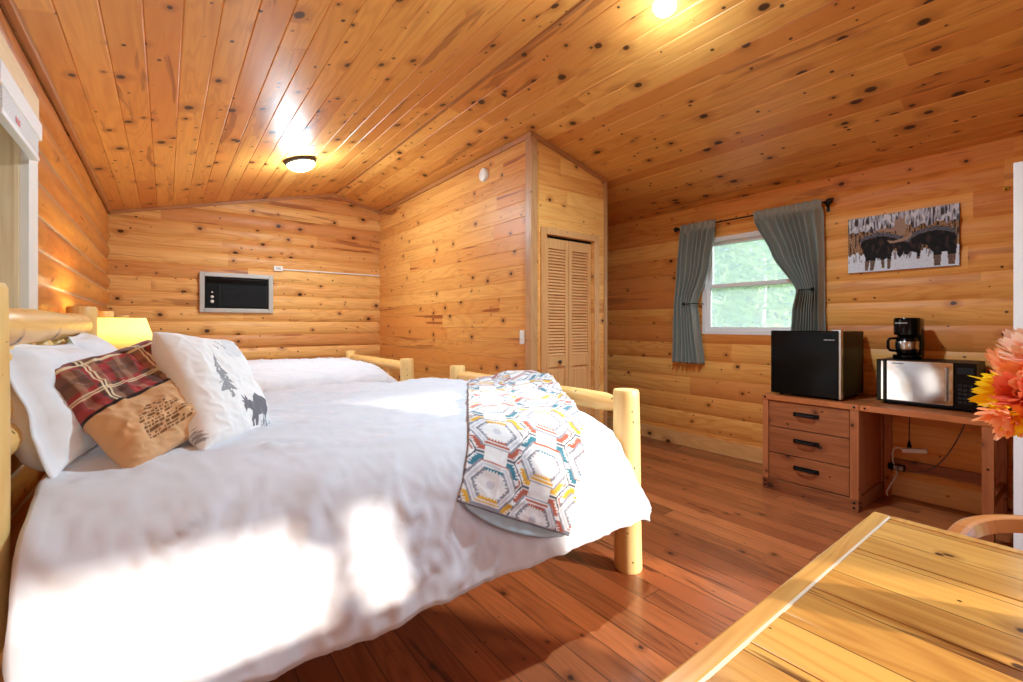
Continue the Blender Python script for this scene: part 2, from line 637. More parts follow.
for i, w in enumerate(BW):
    bm = BM()
    f = .045
    box(bm, w[0], w[0] + f, YB - .09, YB + .02, w[2], w[3])
    box(bm, w[1] - f, w[1], YB - .09, YB + .02, w[2], w[3])
    box(bm, w[0] + f, w[1] - f, YB - .09, YB + .02, w[2], w[2] + f)
    box(bm, w[0] + f, w[1] - f, YB - .09, YB + .02, w[3] - f, w[3])
    struct('window_%d' % (3 + i), bm, m_white)

# closet block
bm = BM()


def flat_boards(bm, axis, a0, a1, z0, z1, plane, sgn, pitch, thick=.08):
    zs = [z0]
    for k in range(math.floor(z0 / pitch), math.ceil(z1 / pitch) + 1):
        for e in (-.003, 0, .003):
            if z0 < k * pitch + e < z1:
                zs.append(k * pitch + e)
    zs.append(z1)
    rows = []
    for zz in zs:
        f = (zz / pitch) % 1.0
        dd = min(f, 1 - f) * pitch
        d = -.003 * max(0, 1 - dd / .003)
        q = plane + sgn * d
        rows.append([bm.verts.new((q, a, zz) if axis == 'y' else (a, q, zz)) for a in (a0, a1)])
    for r, s in zip(rows, rows[1:]):
        bm.faces.new((r[0], r[1], s[1], s[0]))
    q0, q1 = sorted((plane - sgn * .004, plane - sgn * thick))
    if axis == 'y':
        box(bm, q0, q1, a0, a1, z0, z1)
    else:
        box(bm, a0, a1, q0, q1, z0, z1)


flat_boards(bm, 'y', CY + .001, YF, 0, ZG, CX0, -1, .139)
clip_ceiling(bm, .03)
struct('wall_closet_side', bm, m_clos)
CD0, CD1, CDZ = 2.655, 3.262, 2.075
bm = BM()
flat_boards(bm, 'x', CX0 + .081, CD0, 0, ZG, CY, -1, .139)
flat_boards(bm, 'x', CD1, CX1, 0, ZG, CY, -1, .139)
flat_boards(bm, 'x', CD0, CD1, CDZ, ZG, CY, -1, .139)
clip_ceiling(bm, .03)
struct('wall_closet_front', bm, m_closf)
bm = BM()
flat_boards(bm, 'y', CY + .085, YF, 0, ZG, CX1, 1, .139)
clip_ceiling(bm, .03)
struct('wall_closet_right', bm, m_clos)
# trims of the closet block
bm = BM()
z1 = zc(CX0) - .002
box(bm, CX0 - .014, CX0 + .055, CY - .016, CY + .0, 0, z1, .002)
box(bm, CX0 - .016, CX0 - .001, CY, CY + .06, 0, z1, .002)
struct('trim_1', bm, m_trim)
bm = BM()
box(bm, CX1 - .03, CX1 + .012, CY - .014, CY, 0, zc(CX1) - .002, .002)
box(bm, CX1 + .001, CX1 + .012, CY, CY + .04, 0, zc(CX1 + .02) - .002, .002)
struct('trim_2', bm, m_trim)


def sloped_strip(bm, xa, xb, y0, y1, h):
    v = []
    for x in (xa, xb):
        for y in (y0, y1):
            for z in (zc(x) - h, zc(x) - .001):
                v.append(bm.verts.new((x, y, z)))
    bmesh.ops.convex_hull(bm, input=v)


bm = BM()
sloped_strip(bm, CX0 - .01, CX1 + .01, CY - .02, CY - .001, .045)
struct('trim_3', bm, m_trimy)
bm = BM()
box(bm, CX0 - .022, CX0 - .001, CY - .02, YF, zc(CX0) - .05, zc(CX0) - .006, .003)
struct('trim_4', bm, m_trimy)
bm = BM()
sloped_strip(bm, XL + .02, XG, YF - .042, YF - .016, .035)
struct('trim_5', bm, m_trimy)
bm = BM()
sloped_strip(bm, XG, CX0 - .02, YF - .042, YF - .016, .035)
struct('trim_6', bm, m_trimy)
bm = BM()
box(bm, XL + .008, XL + .035, YB, YF, ZW - .03, ZW + .004, .004)
struct('trim_7', bm, m_trimy)
bm = BM()
box(bm, XR - .018, XR - .002, YB, YF, .0, .145, .004)
struct('baseboard_right', bm, wood('baseboard pine', 'y', 'z', 9.0, rgb(226, 164, 96), rgb(246, 204, 140), DARK, L=1.9, knots=1.8, streak=.1))
bm = BM()
box(bm, CX0 - .012, CX0 - .001, CY + .06, YF, YB * 0, .1, .003)
struct('baseboard_closet', bm, m_trimy)
# ridge batten
bm = BM()
box(bm, XG - .012, XG + .012, YB, YF, ZG - .012, ZG - .002)
struct('trim_8', bm, m_trimy)

# bifold closet door
d1 = bpy.data.objects.new('door_1', None)
COL.objects.link(d1)
d1.location = (CD0, CY, 0)
d1['kind'] = 'structure'
bm = BM()
for xa, xb in ((CD0 - .065, CD0 + .0), (CD1, CD1 + .065)):
    box(bm, xa, xb, CY - .02, CY - .001, 0, CDZ + .06, .003)
box(bm, CD0, CD1, CY - .02, CY - .001, CDZ, CDZ + .06, .003)
obj('casing', bm, m_door, d1)
bm = BM()
box(bm, CD0, CD1, CY + .03, CY + .06, CDZ - .022, CDZ, 0)
obj('track', bm, m_blkm, d1)
wmid = (CD0 + CD1) / 2
leaf = None
for i, (xa, xb) in enumerate(((CD0 + .008, wmid - .003), (wmid + .003, CD1 - .008))):
    bm = BM()
    s = .042
    ya, yb = CY + .022, CY + .052
    zt = CDZ - .024
    box(bm, xa, xa + s, ya, yb, .015, zt, .002)
    box(bm, xb - s, xb, ya, yb, .015, zt, .002)
    for za, zb in ((.015, .17), (.90, 1.0), (zt - .09, zt)):
        box(bm, xa + s, xb - s, ya, yb, za, zb, .002)
    lf = obj('door_leaf', bm, m_door, d1)
    bm = BM()
    n = 35
    for k in range(n):
        z = 1.0 + (zt - .09 - 1.0) * (k + .5) / n
        vs = box(bm, xa + s, xb - s, ya + .001, yb - .001, z - .005, z + .005)
        M_ = Matrix.Translation((0, (ya + yb) / 2, z)) @ Matrix.Rotation(R(58), 4, 'X') @ Matrix.Translation((0, -(ya + yb) / 2, -z))
        bmesh.ops.transform(bm, matrix=M_, verts=vs)
    obj('louvre', bm, m_slat, lf)
    bm = BM()
    box(bm, xa + s, xb - s, ya + .012, yb - .004, .17, .90)
    box(bm, xa + s + .03, xb - s - .03, ya + .006, yb - .004, .20, .87, .005)
    obj('lower_panel', bm, m_door, lf)
    if i == 0:
        bm = BM()
        lathe(bm, [(.006, 0), (.006, -.014), (.015, -.02), (.017, -.028), (.011, -.035), (.002, -.036)], ((xa + xb) / 2 + .02, ya, .945), 16, 'y')
        tag(obj('knob', bm, m_bronze, lf, True), 'dark wooden knob')

# open white entry door at the right edge
d2 = bpy.data.objects.new('door_2', None)
COL.objects.link(d2)
d2.location = (3.51, YB + .05, 0)
d2['kind'] = 'structure'
bm = BM()
box(bm, 3.50, 3.545, YB + .04, .30, .012, 2.12, .004)
obj('door_leaf', bm, m_wdoor, d2)
bm = BM()
for z0_, z1_ in ((.2, .85), (1.0, 1.95)):
    for y0_, y1_ in ((-.66, -.32), (-.2, .16)):
        box(bm, 3.494, 3.502, y0_, y1_, z0_, z1_, .003)
obj('raised_panel', bm, m_wdoor, d2)
bm = BM()
lathe(bm, [(.028, 0), (.028, -.008), (.011, -.012), (.011, -.04), (.026, -.05), (.028, -.065), (.018, -.075), (.002, -.076)], (3.502, .235, 1.0), 18, 'x')
obj('door_knob', bm, m_steel, d2, True)
# doorway casing
bm = BM()
box(bm, DW0 - .07, DW0, YB + .012, YB + .035, 0, DZ1 + .07, .003)
box(bm, DW0, DW1, YB + .012, YB + .035, DZ1, DZ1 + .07, .003)
struct('trim_9', bm, m_white)

# right window
w1 = bpy.data.objects.new('window_1', None)
COL.objects.link(w1)
w1.location = (XR, WR0, WRZ0)
w1['kind'] = 'structure'
bm = BM()
f = .038
xa, xb = XR - .018, XR + .10
box(bm, xa, xb, WR0, WR0 + f, WRZ0, WRZ1, .003)
box(bm, xa, xb, WR1 - f, WR1, WRZ0, WRZ1, .003)
box(bm, xa, xb, WR0 + f, WR1 - f, WRZ0, WRZ0 + f, .003)
box(bm, xa, xb, WR0 + f, WR1 - f, WRZ1 - f, WRZ1, .003)
obj('window_frame', bm, m_white, w1)
zm = 1.665


def sash(z0, z1, x0, x1):
    bm = BM()
    s = .034
    ya, yb = WR0 + f, WR1 - f
    box(bm, x0, x1, ya, ya + s, z0, z1, .002)
    box(bm, x0, x1, yb - s, yb, z0, z1, .002)
    box(bm, x0, x1, ya + s, yb - s, z0, z0 + s, .002)
    box(bm, x0, x1, ya + s, yb - s, z1 - s, z1, .002)
    so = obj('sash', bm, m_white, w1)
    bm = BM()
    xm = (x0 + x1) / 2
    box(bm, xm - .002, xm + .002, ya + s, yb - s, z0 + s, z1 - s)
    obj('pane', bm, m_hazed, so)
    return so


sash(WRZ0 + f, zm + .02, XR + .01, XR + .04)
sash(zm - .02, WRZ1 - f, XR + .045, XR + .075)

# left window: deep pine jamb, pale casing, white blind stack under the head
w2 = bpy.data.objects.new('window_2', None)
COL.objects.link(w2)
w2.location = (XL, WL1, WLZ0)
w2['kind'] = 'structure'
xo = XL - .17
bm = BM()
box(bm, xo, XL + .012, WL1 - .025, WL1, WLZ0, WLZ1)
box(bm, xo, XL + .012, WL0, WL0 + .025, WLZ0, WLZ1)
obj('jamb', bm, m_pale, w2)
bm = BM()
box(bm, xo, XL + .04, WL0, WL1, WLZ0 - .03, WLZ0)
box(bm, xo, XL + .012, WL0, WL1, WLZ1 - .02, WLZ1)
obj('sill', bm, m_paley, w2)
bm = BM()
box(bm, XL + .012, XL + .04, WL1 - .01, WL1 + .155, WLZ0 - .12, WLZ1 - .01, .002)
tag(obj('side_casing', bm, plain('near-white pine casing', rgb(236, 234, 228), .5, var=.05), w2), 'near-white side casing')  # one near-white colour over the whole casing
bm = BM()
box(bm, XL + .012, XL + .042, WL0 - .16, WL1 + .165, WLZ1 - .01, WLZ1 + .13, .003)
obj('head_casing', bm, m_paley, w2)
bm = BM()
fo = .05
xa, xb = xo + .01, xo + .05
y0_, y1_ = WL0 + .025, WL1 - .025
box(bm, xa, xb, y0_, y0_ + fo, WLZ0, WLZ1 - .02)
box(bm, xa, xb, y1_ - fo, y1_, WLZ0, WLZ1 - .02)
box(bm, xa, xb, y0_ + fo, y1_ - fo, WLZ0, WLZ0 + fo)
box(bm, xa, xb, y0_ + fo, y1_ - fo, WLZ1 - .02 - fo, WLZ1 - .02)
box(bm, xa, xb, y0_ + fo, y1_ - fo, 1.56, 1.60)
fo_ = obj('window_frame', bm, m_white, w2)
bm = BM()
box(bm, xa + .018, xa + .022, y0_ + fo, y1_ - fo, WLZ0 + fo, 1.56)
box(bm, xa + .018, xa + .022, y0_ + fo, y1_ - fo, 1.60, WLZ1 - .02 - fo)
obj('pane', bm, m_glass, fo_)
# raised blind
bl = thing('window_blind', 'white blind drawn up under the head casing of the left wall window', 'blind', (XL + .02, 2.4, 2.08))
bm = BM()
box(bm, XL + .044, XL + .075, 2.10, 2.70, 2.045, 2.115, .004)
obj('valance', bm, m_white, bl)
bm = BM()
for k in range(9):
    z = 2.044 - k * .0085
    box(bm, XL + .046, XL + .070, 2.14, 2.66, z - .006, z - .001)
obj('slat_stack', bm, m_white, bl)
bm = BM()
box(bm, XL + .045, XL + .072, 2.13, 2.67, 1.952, 1.968, .003)
br = obj('bottom_rail', bm, m_white, bl)
bm = BM()
box(bm, XL + .0705, XL + .0713, 2.30, 2.36, 1.985, 2.005)
tag(obj('warning_label', bm, m_label, bl), 'small red warning label')

# ------------------------------------------------------------------ fixtures on walls and ceiling
# air conditioner
ac = thing('air_conditioner', 'black air conditioner with grey frame set into the far log wall', 'air conditioner', (.70, YF - .02, 1.42))
x0, x1, z0, z1 = .315, 1.085, 1.425, 1.90
yf_ = YF - .018
bm = BM()
s = .05
box(bm, x0, x0 + s, yf_ - .05, yf_ + .01, z0, z1, .006)
box(bm, x1 - s, x1, yf_ - .05, yf_ + .01, z0, z1, .006)
box(bm, x0 + s, x1 - s, yf_ - .05, yf_ + .01, z0, z0 + s, .006)
box(bm, x0 + s, x1 - s, yf_ - .05, yf_ + .01, z1 - s, z1, .006)
obj('surround', bm, m_grey, ac)
bm = BM()
box(bm, x0 + s, x1 - s, yf_ - .02, yf_ + .01, z0 + s, z1 - s)
obj('front_panel', bm, m_blackp, ac)
bm = BM()
for k in range(17):
    z = z0 + s + .03 + k * .0145
    box(bm, x0 + s + .15, x1 - s - .02, yf_ - .03, yf_ - .022, z, z + .007)
for xx in (x0 + s + .15, x1 - s - .02):
    box(bm, xx - .006, xx + .006, yf_ - .032, yf_ - .02, z0 + s + .025, z0 + s + .29)
obj('grille', bm, m_blackg, ac)
bm = BM()
box(bm, x0 + s + .02, x1 - s - .02, yf_ - .034, yf_ - .02, z1 - s - .075, z1 - s - .02, .004)
obj('air_vent', bm, m_black, ac)
for zz, r_ in ((1.555, .019), (1.61, .017), (1.665, .009)):
    bm = BM()
    lathe(bm, [(r_, 0), (r_, -.012), (r_ * .8, -.02), (.002, -.021)], (x0 + s + .075, yf_ - .02, zz), 16, 'y')
    tag(obj('control_knob', bm, m_wplas, ac, True), 'pale control knob')
# wire raceway and box
rw = thing('surface_raceway', 'white wiring box with thin raceway running right on the far log wall', 'raceway', (1.14, YF - .02, 1.99))
bm = BM()
box(bm, 1.095, 1.20, YF - .05, YF - .002, 1.965, 2.03, .004)
bx_ = obj('junction_box', bm, m_wplas, rw)
bm = BM()
box(bm, 1.12, 1.175, YF - .053, YF - .05, 1.985, 2.01, .002)
obj('cover_plate', bm, m_grey, bx_)
bm = BM()
box(bm, 1.20, CX0 - .005, YF - .03, YF - .002, 1.984, 2.0, .003)
obj('channel', bm, m_wplas, rw)
# smoke alarm
sa = thing('smoke_alarm', 'round white smoke alarm high on the closet side wall', 'smoke alarm', (CX0, 3.70, 2.745))
bm = BM()
lathe(bm, [(.066, 0), (.066, -.018), (.060, -.030), (.045, -.036), (.002, -.037)], (CX0 - .001, 3.70, 2.745), 32, 'x')
obj('body', bm, m_wplas, sa, True, 40)
bm = BM()
lathe(bm, [(.050, -.0325), (.047, -.0365), (.044, -.0325)], (CX0 - .001, 3.70, 2.745), 32, 'x', cap=False)
obj('vent_ring', bm, m_grey, sa, True)
# light switch
sw = thing('light_switch', 'white light switch plate beside the closet corner trim', 'light switch', (CX0, 3.085, 1.17))
bm = BM()
box(bm, CX0 - .008, CX0 - .001, 3.075, 3.145, 1.11, 1.23, .003)
obj('switch_plate', bm, m_wplas, sw)
bm = BM()
box(bm, CX0 - .016, CX0 - .008, 3.105, 3.115, 1.16, 1.182, .002)
obj('toggle', bm, m_white, sw)


def ceiling_lamp(x, y, r, label, kw=1.0, kd=1.0, pan=None):
    nrm = Vector((SLL, 0, -1)).normalized() if x < XG else Vector((-SLR, 0, -1)).normalized()
    th = thing('ceiling_light', label, 'ceiling light', (x, y, zc(x)))
    rot = Vector((0, 0, -1)).rotation_difference(nrm).to_matrix().to_4x4()
    rot.translation = Vector((x, y, zc(x) - .001))

    def put(name, prof, mat, lab=None):
        bm = BM()
        lathe(bm, [(a * r, -h * r) for a, h in prof], (0, 0, 0), 36)
        bmesh.ops.transform(bm, matrix=rot, verts=bm.verts[:])
        o = obj(name, bm, mat, th, True, 60)
        return o
    put('pan', [(.98, 0), (1.0, .02), (1.0, .1), (.9, .2), (.84, .22)], pan or m_bronze)
    put('glass_dome', [(.84, .2), (.86, .3), (.78, .44), (.6, .57), (.36, .65), (.12, .68), (.005, .685)], m_bulb)
    put('finial', [(.06, .68), (.05, .72), (.07, .75), (.03, .78), (.004, .785)], pan or m_bronze)
    ld = bpy.data.lights.new('ceiling_light_glow', 'POINT')
    ld.energy = LAMP_W * kw
    ld.color = LAMP_C
    ld.shadow_soft_size = .1
    lo = bpy.data.objects.new('ceiling_light_glow', ld)
    COL.objects.link(lo)
    lo.location = Vector((x, y, zc(x))) + nrm * (r * .8 + .14)
    ld = bpy.data.lights.new('ceiling_light_beam', 'AREA')
    ld.shape = 'DISK'
    ld.size = r * 1.2
    ld.energy = LAMP_D * kd
    ld.color = LAMP_C
    lo = bpy.data.objects.new('ceiling_light_beam', ld)
    COL.objects.link(lo)
    lo.location = Vector((x, y, zc(x))) + nrm * (r * .8 + .01)
    lo.rotation_euler = nrm.to_track_quat('-Z', 'Y').to_euler()
    return th


LAMP_W, LAMP_D, LAMP_C = 26, 17, (.62, .86, 1.0)
ceiling_lamp(1.037, 4.743, .15, 'lit dome ceiling light with bronze pan on the left ceiling slope')
ceiling_lamp(2.155, 1.46, .062, 'small glaring round ceiling light on the right ceiling slope at the top', .28, 2.6, m_bulb)

# ------------------------------------------------------------------ beds
BY0, BY1, BXH, BXF = 1.535, 3.275, -.35, 1.93


def log_post(x, y, z1, r, seed, lean=0.0):
    bm = BM()
    n = 20
    rows = []
    zs = [0, .01, .1, .3, .5, .7, .9, 1.1, 1.3]
    zs = [z for z in zs if z < z1 - .03] + [z1 - .012, z1]
    for z in zs:
        rr = r * (1.04 - .07 * z) * (1 + .02 * math.sin(z * 7 + seed))
        if z == z1:
            rr *= .93
        if z == 0:
            rr *= .97
        row = []
        for k in range(n):
            t = 2 * PI * k / n
            q = rr * (1 + .025 * noise.noise(Vector((math.cos(t) * 1.5 + seed, math.sin(t) * 1.5, z * 2))))
            row.append(bm.verts.new((x + q * math.cos(t) + lean * z, y + q * math.sin(t), z)))
        rows.append(row)
    for a, b in zip(rows, rows[1:]):
        bridge(bm, a, b)
    bm.faces.new(rows[0][::-1])
    bm.faces.new(rows[-1])
    return bm


def log_rail(bm, p, q, r, seed, taper=.04, n=16, segs=14):
    p, q = Vector(p), Vector(q)
    pts, rads = [], []
    for i in range(segs + 1):
        f_ = i / segs
        c = p.lerp(q, f_)
        c += Vector((0, 0, .006 * noise.noise(Vector((f_ * 3 + seed, 0, 0)))))
        e = min(f_, 1 - f_) * (q - p).length
        rr = r * (1 + .06 * noise.noise(Vector((f_ * 5 + seed, 3, 1))))
        if e < taper:
            rr *= .62 + .38 * smooth01(e / taper)
        pts.append(c)
        rads.append(rr)
    tube(bm, pts, rads, n)


def spindle(bm, p, q, r):
    p, q = Vector(p), Vector(q)
    pts, rads = [], []
    for f_, k in ((0, .5), (.06, .52), (.14, .85), (.22, 1), (.5, 1.02), (.78, 1), (.86, .85), (.94, .52), (1, .5)):
        pts.append(p.lerp(q, f_))
        rads.append(r * k)
    tube(bm, pts, rads, 14)


def make_bed(label, dy):
    t = thing('log_bed', label, 'bed', (.8, (BY0 + BY1) / 2 + dy, 0), 'log beds')
    obj('headboard_post', log_post(BXH, BY0 + dy, 1.375, .066, 1.0), m_logz, t, True, 50)
    obj('headboard_post', log_post(BXH, BY1 + dy, 1.375, .066, 2.0), m_logz, t, True, 50)
    obj('footboard_post', log_post(BXF + .012, BY0 + dy, .94, .069, 3.0, -.02), m_logz, t, True, 50)
    obj('footboard_post', log_post(BXF, BY1 + dy, .94, .066, 4.0), m_logz, t, True, 50)
    for z, r, s in ((1.275, .056, 1), (.98, .05, 4), (.50, .05, 7)):
        bm = BM()
        log_rail(bm, (BXH, BY0 + .04 + dy, z), (BXH, BY1 - .04 + dy, z), r, s)
        obj('headboard_rail', bm, m_logy, t, True, 50)
    for k in range(6):
        y = BY0 + .24 + k * (BY1 - BY0 - .48) / 5 + dy
        bm = BM()
        spindle(bm, (BXH, y, 1.0), (BXH, y, 1.25), .036)
        obj('headboard_spindle', bm, m_logz, t, True, 50)
    for z, r, s in ((.855, .052, 11), (.45, .05, 12)):
        bm = BM()
        log_rail(bm, (BXF, BY0 + .04 + dy, z), (BXF, BY1 - .04 + dy, z), r, s)
        obj('footboard_rail', bm, m_logy, t, True, 50)
    for k in range(6):
        y = BY0 + .46 + k * (BY1 - BY0 - .92) / 5 + dy
        bm = BM()
        spindle(bm, (BXF, y, .47), (BXF, y, .84), .034)
        obj('footboard_spindle', bm, m_logz, t, True, 50)
    for y in (BY0 - .005, BY1 + .005):
        bm = BM()
        log_rail(bm, (BXH + .03, y + dy, .53), (BXF - .03, y + dy, .47), .042, 20)
        obj('side_rail', bm, m_logx, t, True, 50)
    bm = BM()
    box(bm, BXH + .09, BXF - .10, BY0 + .10 + dy, BY1 - .10 + dy, .43, .76, .06)
    obj('mattress', bm, m_mat, t, True, 60)
    return t


make_bed('pale peeled log bed nearest the viewer with the patterned quilt', 0.0)
make_bed('pale peeled log bed against the far wall behind the near bed', 2.721)

YC = (BY0 + BY1) / 2
PROF = [(0, .868), (.3, .866), (.55, .858), (.70, .850), (.80, .835), (.88, .80), (.94, .735), (.98, .63), (1.01, .50), (1.035, .40), (1.05, .352)]
ARC = [0.0]
for (a, b), (c, d) in zip(PROF, PROF[1:]):
    ARC.append(ARC[-1] + math.hypot(c - a, d - b))
AMAX = ARC[-1]


def prof_at(a):
    s = 1 if a >= 0 else -1
    a = abs(a)
    for i in range(len(ARC) - 1):
        if a <= ARC[i + 1] or i == len(ARC) - 2:
            f_ = (a - ARC[i]) / (ARC[i + 1] - ARC[i])
            d = PROF[i][0] + (PROF[i + 1][0] - PROF[i][0]) * f_
            z = PROF[i][1] + (PROF[i + 1][1] - PROF[i][1]) * f_
            return s * d, z
    return 0, 0


XEND = [(0, 1.82), (.62, 1.82), (.86, 1.80), (1.0, 1.82), (1.12, 1.86), (1.27, 1.925), (AMAX - .06, 1.95), (AMAX, 1.91)]
XHEAD = [(0, -.25), (.7, -.255), (.9, -.262), (1.1, -.27), (AMAX, -.255)]


def xe(a):
    # smoothed edge
    return sum(interp(XEND, abs(a) + o_) for o_ in (-.06, -.03, 0, .03, .06)) / 5


def duvet_pt(x, a, wr=1.0, dy=0.0, seed=0.0):
    """point on the draped duvet: x along the bed, a = arc length from the middle (positive = near side)"""
    d, z = prof_at(a)
    # smooth profile
    d2, z2 = prof_at(a + .05)
    d3, z3 = prof_at(a - .05)
    d, z = (d * 2 + d2 + d3) / 4, (z * 2 + z2 + z3) / 4
    end = xe(a)
    aa = abs(a)
    w = smooth01((aa - .72) / .22)       # 0 on top, 1 on the hanging flap
    e = x - (end - .20)
    if e > 0:
        z -= (1 - w * .7) * .17 * (e / .20) ** 2.2
        d -= math.copysign(w * .05 * (e / .2) ** 2, d)
    # wrinkles
    px = x + seed
    def ridge(q, pw=5):
        return (1 - min(1.0, abs(q) * 1.6)) ** pw
    wt = .013 * fbm(px * 1.4, a * 2.6, seed, 2) * (1 - w)
    r1 = ridge(fbm(px * 1.1 + a * .7, a * 4.6 - px * 1.2, 2.2 + seed, 2))
    r2 = ridge(fbm(px * 2.3 + a * .5, a * 9.0 - px * 1.0, 6.1 + seed, 2))
    r3 = ridge(fbm(px * 5 + a * 4, a * 12 - px * 5, 8.1 + seed, 2), 4)
    wt += (.014 * r1 + .009 * r2 + .005 * r3) * (1 - w)
    dr = w * (.012 * math.sin(px * 9.5 + 1.6 * math.sin(px * 3.1) + a * .8) + .014 * fbm(px * 3.0, a * .9, 5 + seed, 2)) * smooth01((aa - .8) / .4)
    f1 = ridge(fbm(px * 2.6 + a * 2.2, a * 1.4 - px * .6, 9 + seed, 2))
    f2 = ridge(fbm(px * 5.5 + a * 5.0, a * 3.2 - px * 1.6, 12 + seed, 2))
    f3 = ridge(fbm(px * 10 - a * 5.0, a * 6 + px * 3, 15 + seed, 2), 4)
    diag = (.016 * f1 + .010 * f2 + .005 * f3) * w
    crease = .003 * fbm(px * 13 + a * 6, a * 15, 3.3 + seed, 3)
    z += (wt + crease * .8 * (1 - w)) * wr
    sgn = 1 if a >= 0 else -1
    d += sgn * (dr + diag + crease * w) * wr
    return Vector((x, YC + dy - d, z))


def make_duvet(label, dy, seed):
    bm = BM()
    NX, NA, NE = 190, 170, 10
    rows = []
    for j in range(NA + 1):
        a = -AMAX + 2 * AMAX * j / NA
        r = []
        xh = interp(XHEAD, abs(a))
        x1_ = xe(a)
        for i in range(NX + 1):
            s = i / NX
            hem = 0.0
            p = duvet_pt(xh + (x1_ - xh) * s, a, 1, dy, seed)
            if abs(a) > AMAX - .12:
                k = (abs(a) - (AMAX - .12)) / .12
                p.z += k * .008 * math.sin(s * 17 + seed) + k * .004 * math.sin(s * 47)
            r.append(bm.verts.new(p))
        w = smooth01((abs(a) - .78) / .22)
        base = r[-1].co.copy()
        for k in range(1, NE + 1):
            f_ = k / NE
            q = base + Vector((.012 * math.sin(f_ * PI) - .02 * f_ * w, 0, -(1 - w) * .30 * f_))
            if w > 0.0:
                q.y += (1 if a > 0 else -1) * w * .05 * f_
                q.x -= w * .03 * f_
            r.append(bm.verts.new(q))
        rows.append(r)
    for r, s in zip(rows, rows[1:]):
        for i in range(len(r) - 1):
            bm.faces.new((r[i], s[i], s[i + 1], r[i + 1]))
    bmesh.ops.reverse_faces(bm, faces=bm.faces[:])
    o = obj('duvet', bm, m_duvet, None, True)
    md = o.modifiers.new('thickness', 'SOLIDIFY')
    md.thickness = .014
    md.offset = -1
    return tag(o, label, 'duvet', 'white duvets')


make_duvet('white rumpled duvet hanging down the side of the near log bed', 0.0, 0.0)
make_duvet('white duvet on the far log bed against the far wall', 2.721, 4.7)

# quilt laid askew over the foot of the near bed
CREAM, GREY, YEL, TEAL, RED, BLU = (rgb(216, 214, 214), rgb(132, 132, 142), rgb(206, 158, 52), rgb(56, 112, 130), rgb(166, 88, 70), rgb(96, 120, 150))


def quilt_col(u, v):
    """u across (0..0.56 m), v along"""
    pw, ph = .225, .215
    ci = math.floor(u / pw)
    x = (u / pw - ci - .5) * .28
    vv = v + (ph * .33 if ci % 2 else 0) + .02
    ri = math.floor(vv / ph)
    y = (vv / ph - ri - .5) * .29
    ax_, ay = abs(x), abs(y)
    fy = ay / .112
    fx = ax_ / .118 * .72 + ay / .112 * .5
    h = max(fy, fx)
    cap = fy > fx                                   # the flat top and bottom of the hexagon
    k = (ri * 2 + ci + (1 if y > 0 else 0)) % 3
    acc = (YEL, TEAL, RED)[k]
    lg = rgb(190, 190, 198)
    t = x if cap else y
    zig = abs(((t * 62) % 1.0) - .5) * 2
    if h < .50 + .10 * zig:
        if h < .16 and ax_ < .02:
            return lg
        return CREAM
    if h < .66:
        return acc if cap else GREY
    if h < .72:
        return CREAM
    if h < .82:
        return acc if (cap and k != 1) else lg
    if h < .88:
        return CREAM
    if h < .97:
        return GREY if not cap else (RED if k == 1 else GREY)
    # between the hexagons
    if ax_ > .06 and ay > .06:
        z2 = abs(((y * 70) % 1.0) - .5) * 2
        if h < 1.10 + .12 * z2:
            return acc
        if 1.24 < h < 1.30:
            return rgb(84, 84, 94)
        if 1.36 < h < 1.42 and k != 1:
            return RED
    elif ax_ > .112 and ay < .035 and (.022 < ay or ax_ > .128 and ay < .006):
        return rgb(84, 84, 94)
    return CREAM


def quilt_map(u, v, lift):
    """u across the quilt, v from the hanging end up and over the bed"""
    ux, ua = (.893, .45)               # across direction in (x, a)
    vx, va = (.53, -.85)               # lengthwise, away from the hanging end
    x = .825 + ux * u + vx * v
    a = 1.075 + ua * u + va * v
    lim = 1.66
    ov = max(0.0, x - lim)
    p = duvet_pt(min(x, lim), a, .35)
    e = .02
    xq = min(x, lim)
    n = (duvet_pt(xq + e, a, 0) - duvet_pt(xq - e, a, 0)).cross(duvet_pt(xq, a + e, 0) - duvet_pt(xq, a - e, 0))
    n.normalize()
    if n.z < -.2:
        n = -n
    w = smooth01((a - .75) / .25)
    lift2 = lift + .006 * fbm(u * 7, v * 9, 1.5, 3) + (1 - w) * .012 * (.5 + fbm(u * 3 + v * 2, v * 11, 4, 3))
    hangw = smooth01((a - .95) / .4)
    lift2 += hangw * .012
    if ov > 0:
        # up over the foot rail and a little way down its outer side
        qx = interp([(0, 0), (.14, .13), (.26, .24), (.33, .305), (.39, .345), (.47, .352), (1, .345)], ov)
        qz = interp([(0, p.z), (.14, .885), (.24, .925), (.30, .93), (.36, .905), (.42, .85), (.55, .72), (1, .40)], ov)
        p = Vector((lim + qx, p.y, qz))
        k = smooth01(ov / .12)
        n = n.lerp(Vector((smooth01((ov - .27) / .12), 0, 1 - .8 * smooth01((ov - .27) / .14))), k).normalized()
    return p + n * lift2


bm = BM()
NU, NV = 170, 330
QW, QL = .53, 1.55
cols = []
rows = []
for j in range(NV + 1):
    r = []
    for i in range(NU + 1):
        u, v = QW * i / NU, QL * j / NV
        r.append(bm.verts.new(quilt_map(u, v, .034)))
        c = quilt_col(u, v)
        if v < .008:
            c = GREY
        cols.append(c)
    rows.append(r)
for r, s in zip(rows, rows[1:]):
    for i in range(NU):
        bm.faces.new((r[i], r[i + 1], s[i + 1], s[i]))
qo = obj('quilt', bm, m_quilt, None, True)
paint(qo.data, cols)
md = qo.modifiers.new('thickness', 'SOLIDIFY')
md.thickness = .010
md.offset = -1
tag(qo, 'folded quilt with geometric pattern laid over the foot of the near bed', 'quilt')
bm = BM()
grid(bm, 60, 14, lambda a, b: quilt_map(.03 + .49 * a, -.045 * math.sin(PI * min(1, a * 1.02)) ** .6 + .12 * b, .020 + .010 * (1 - b)))
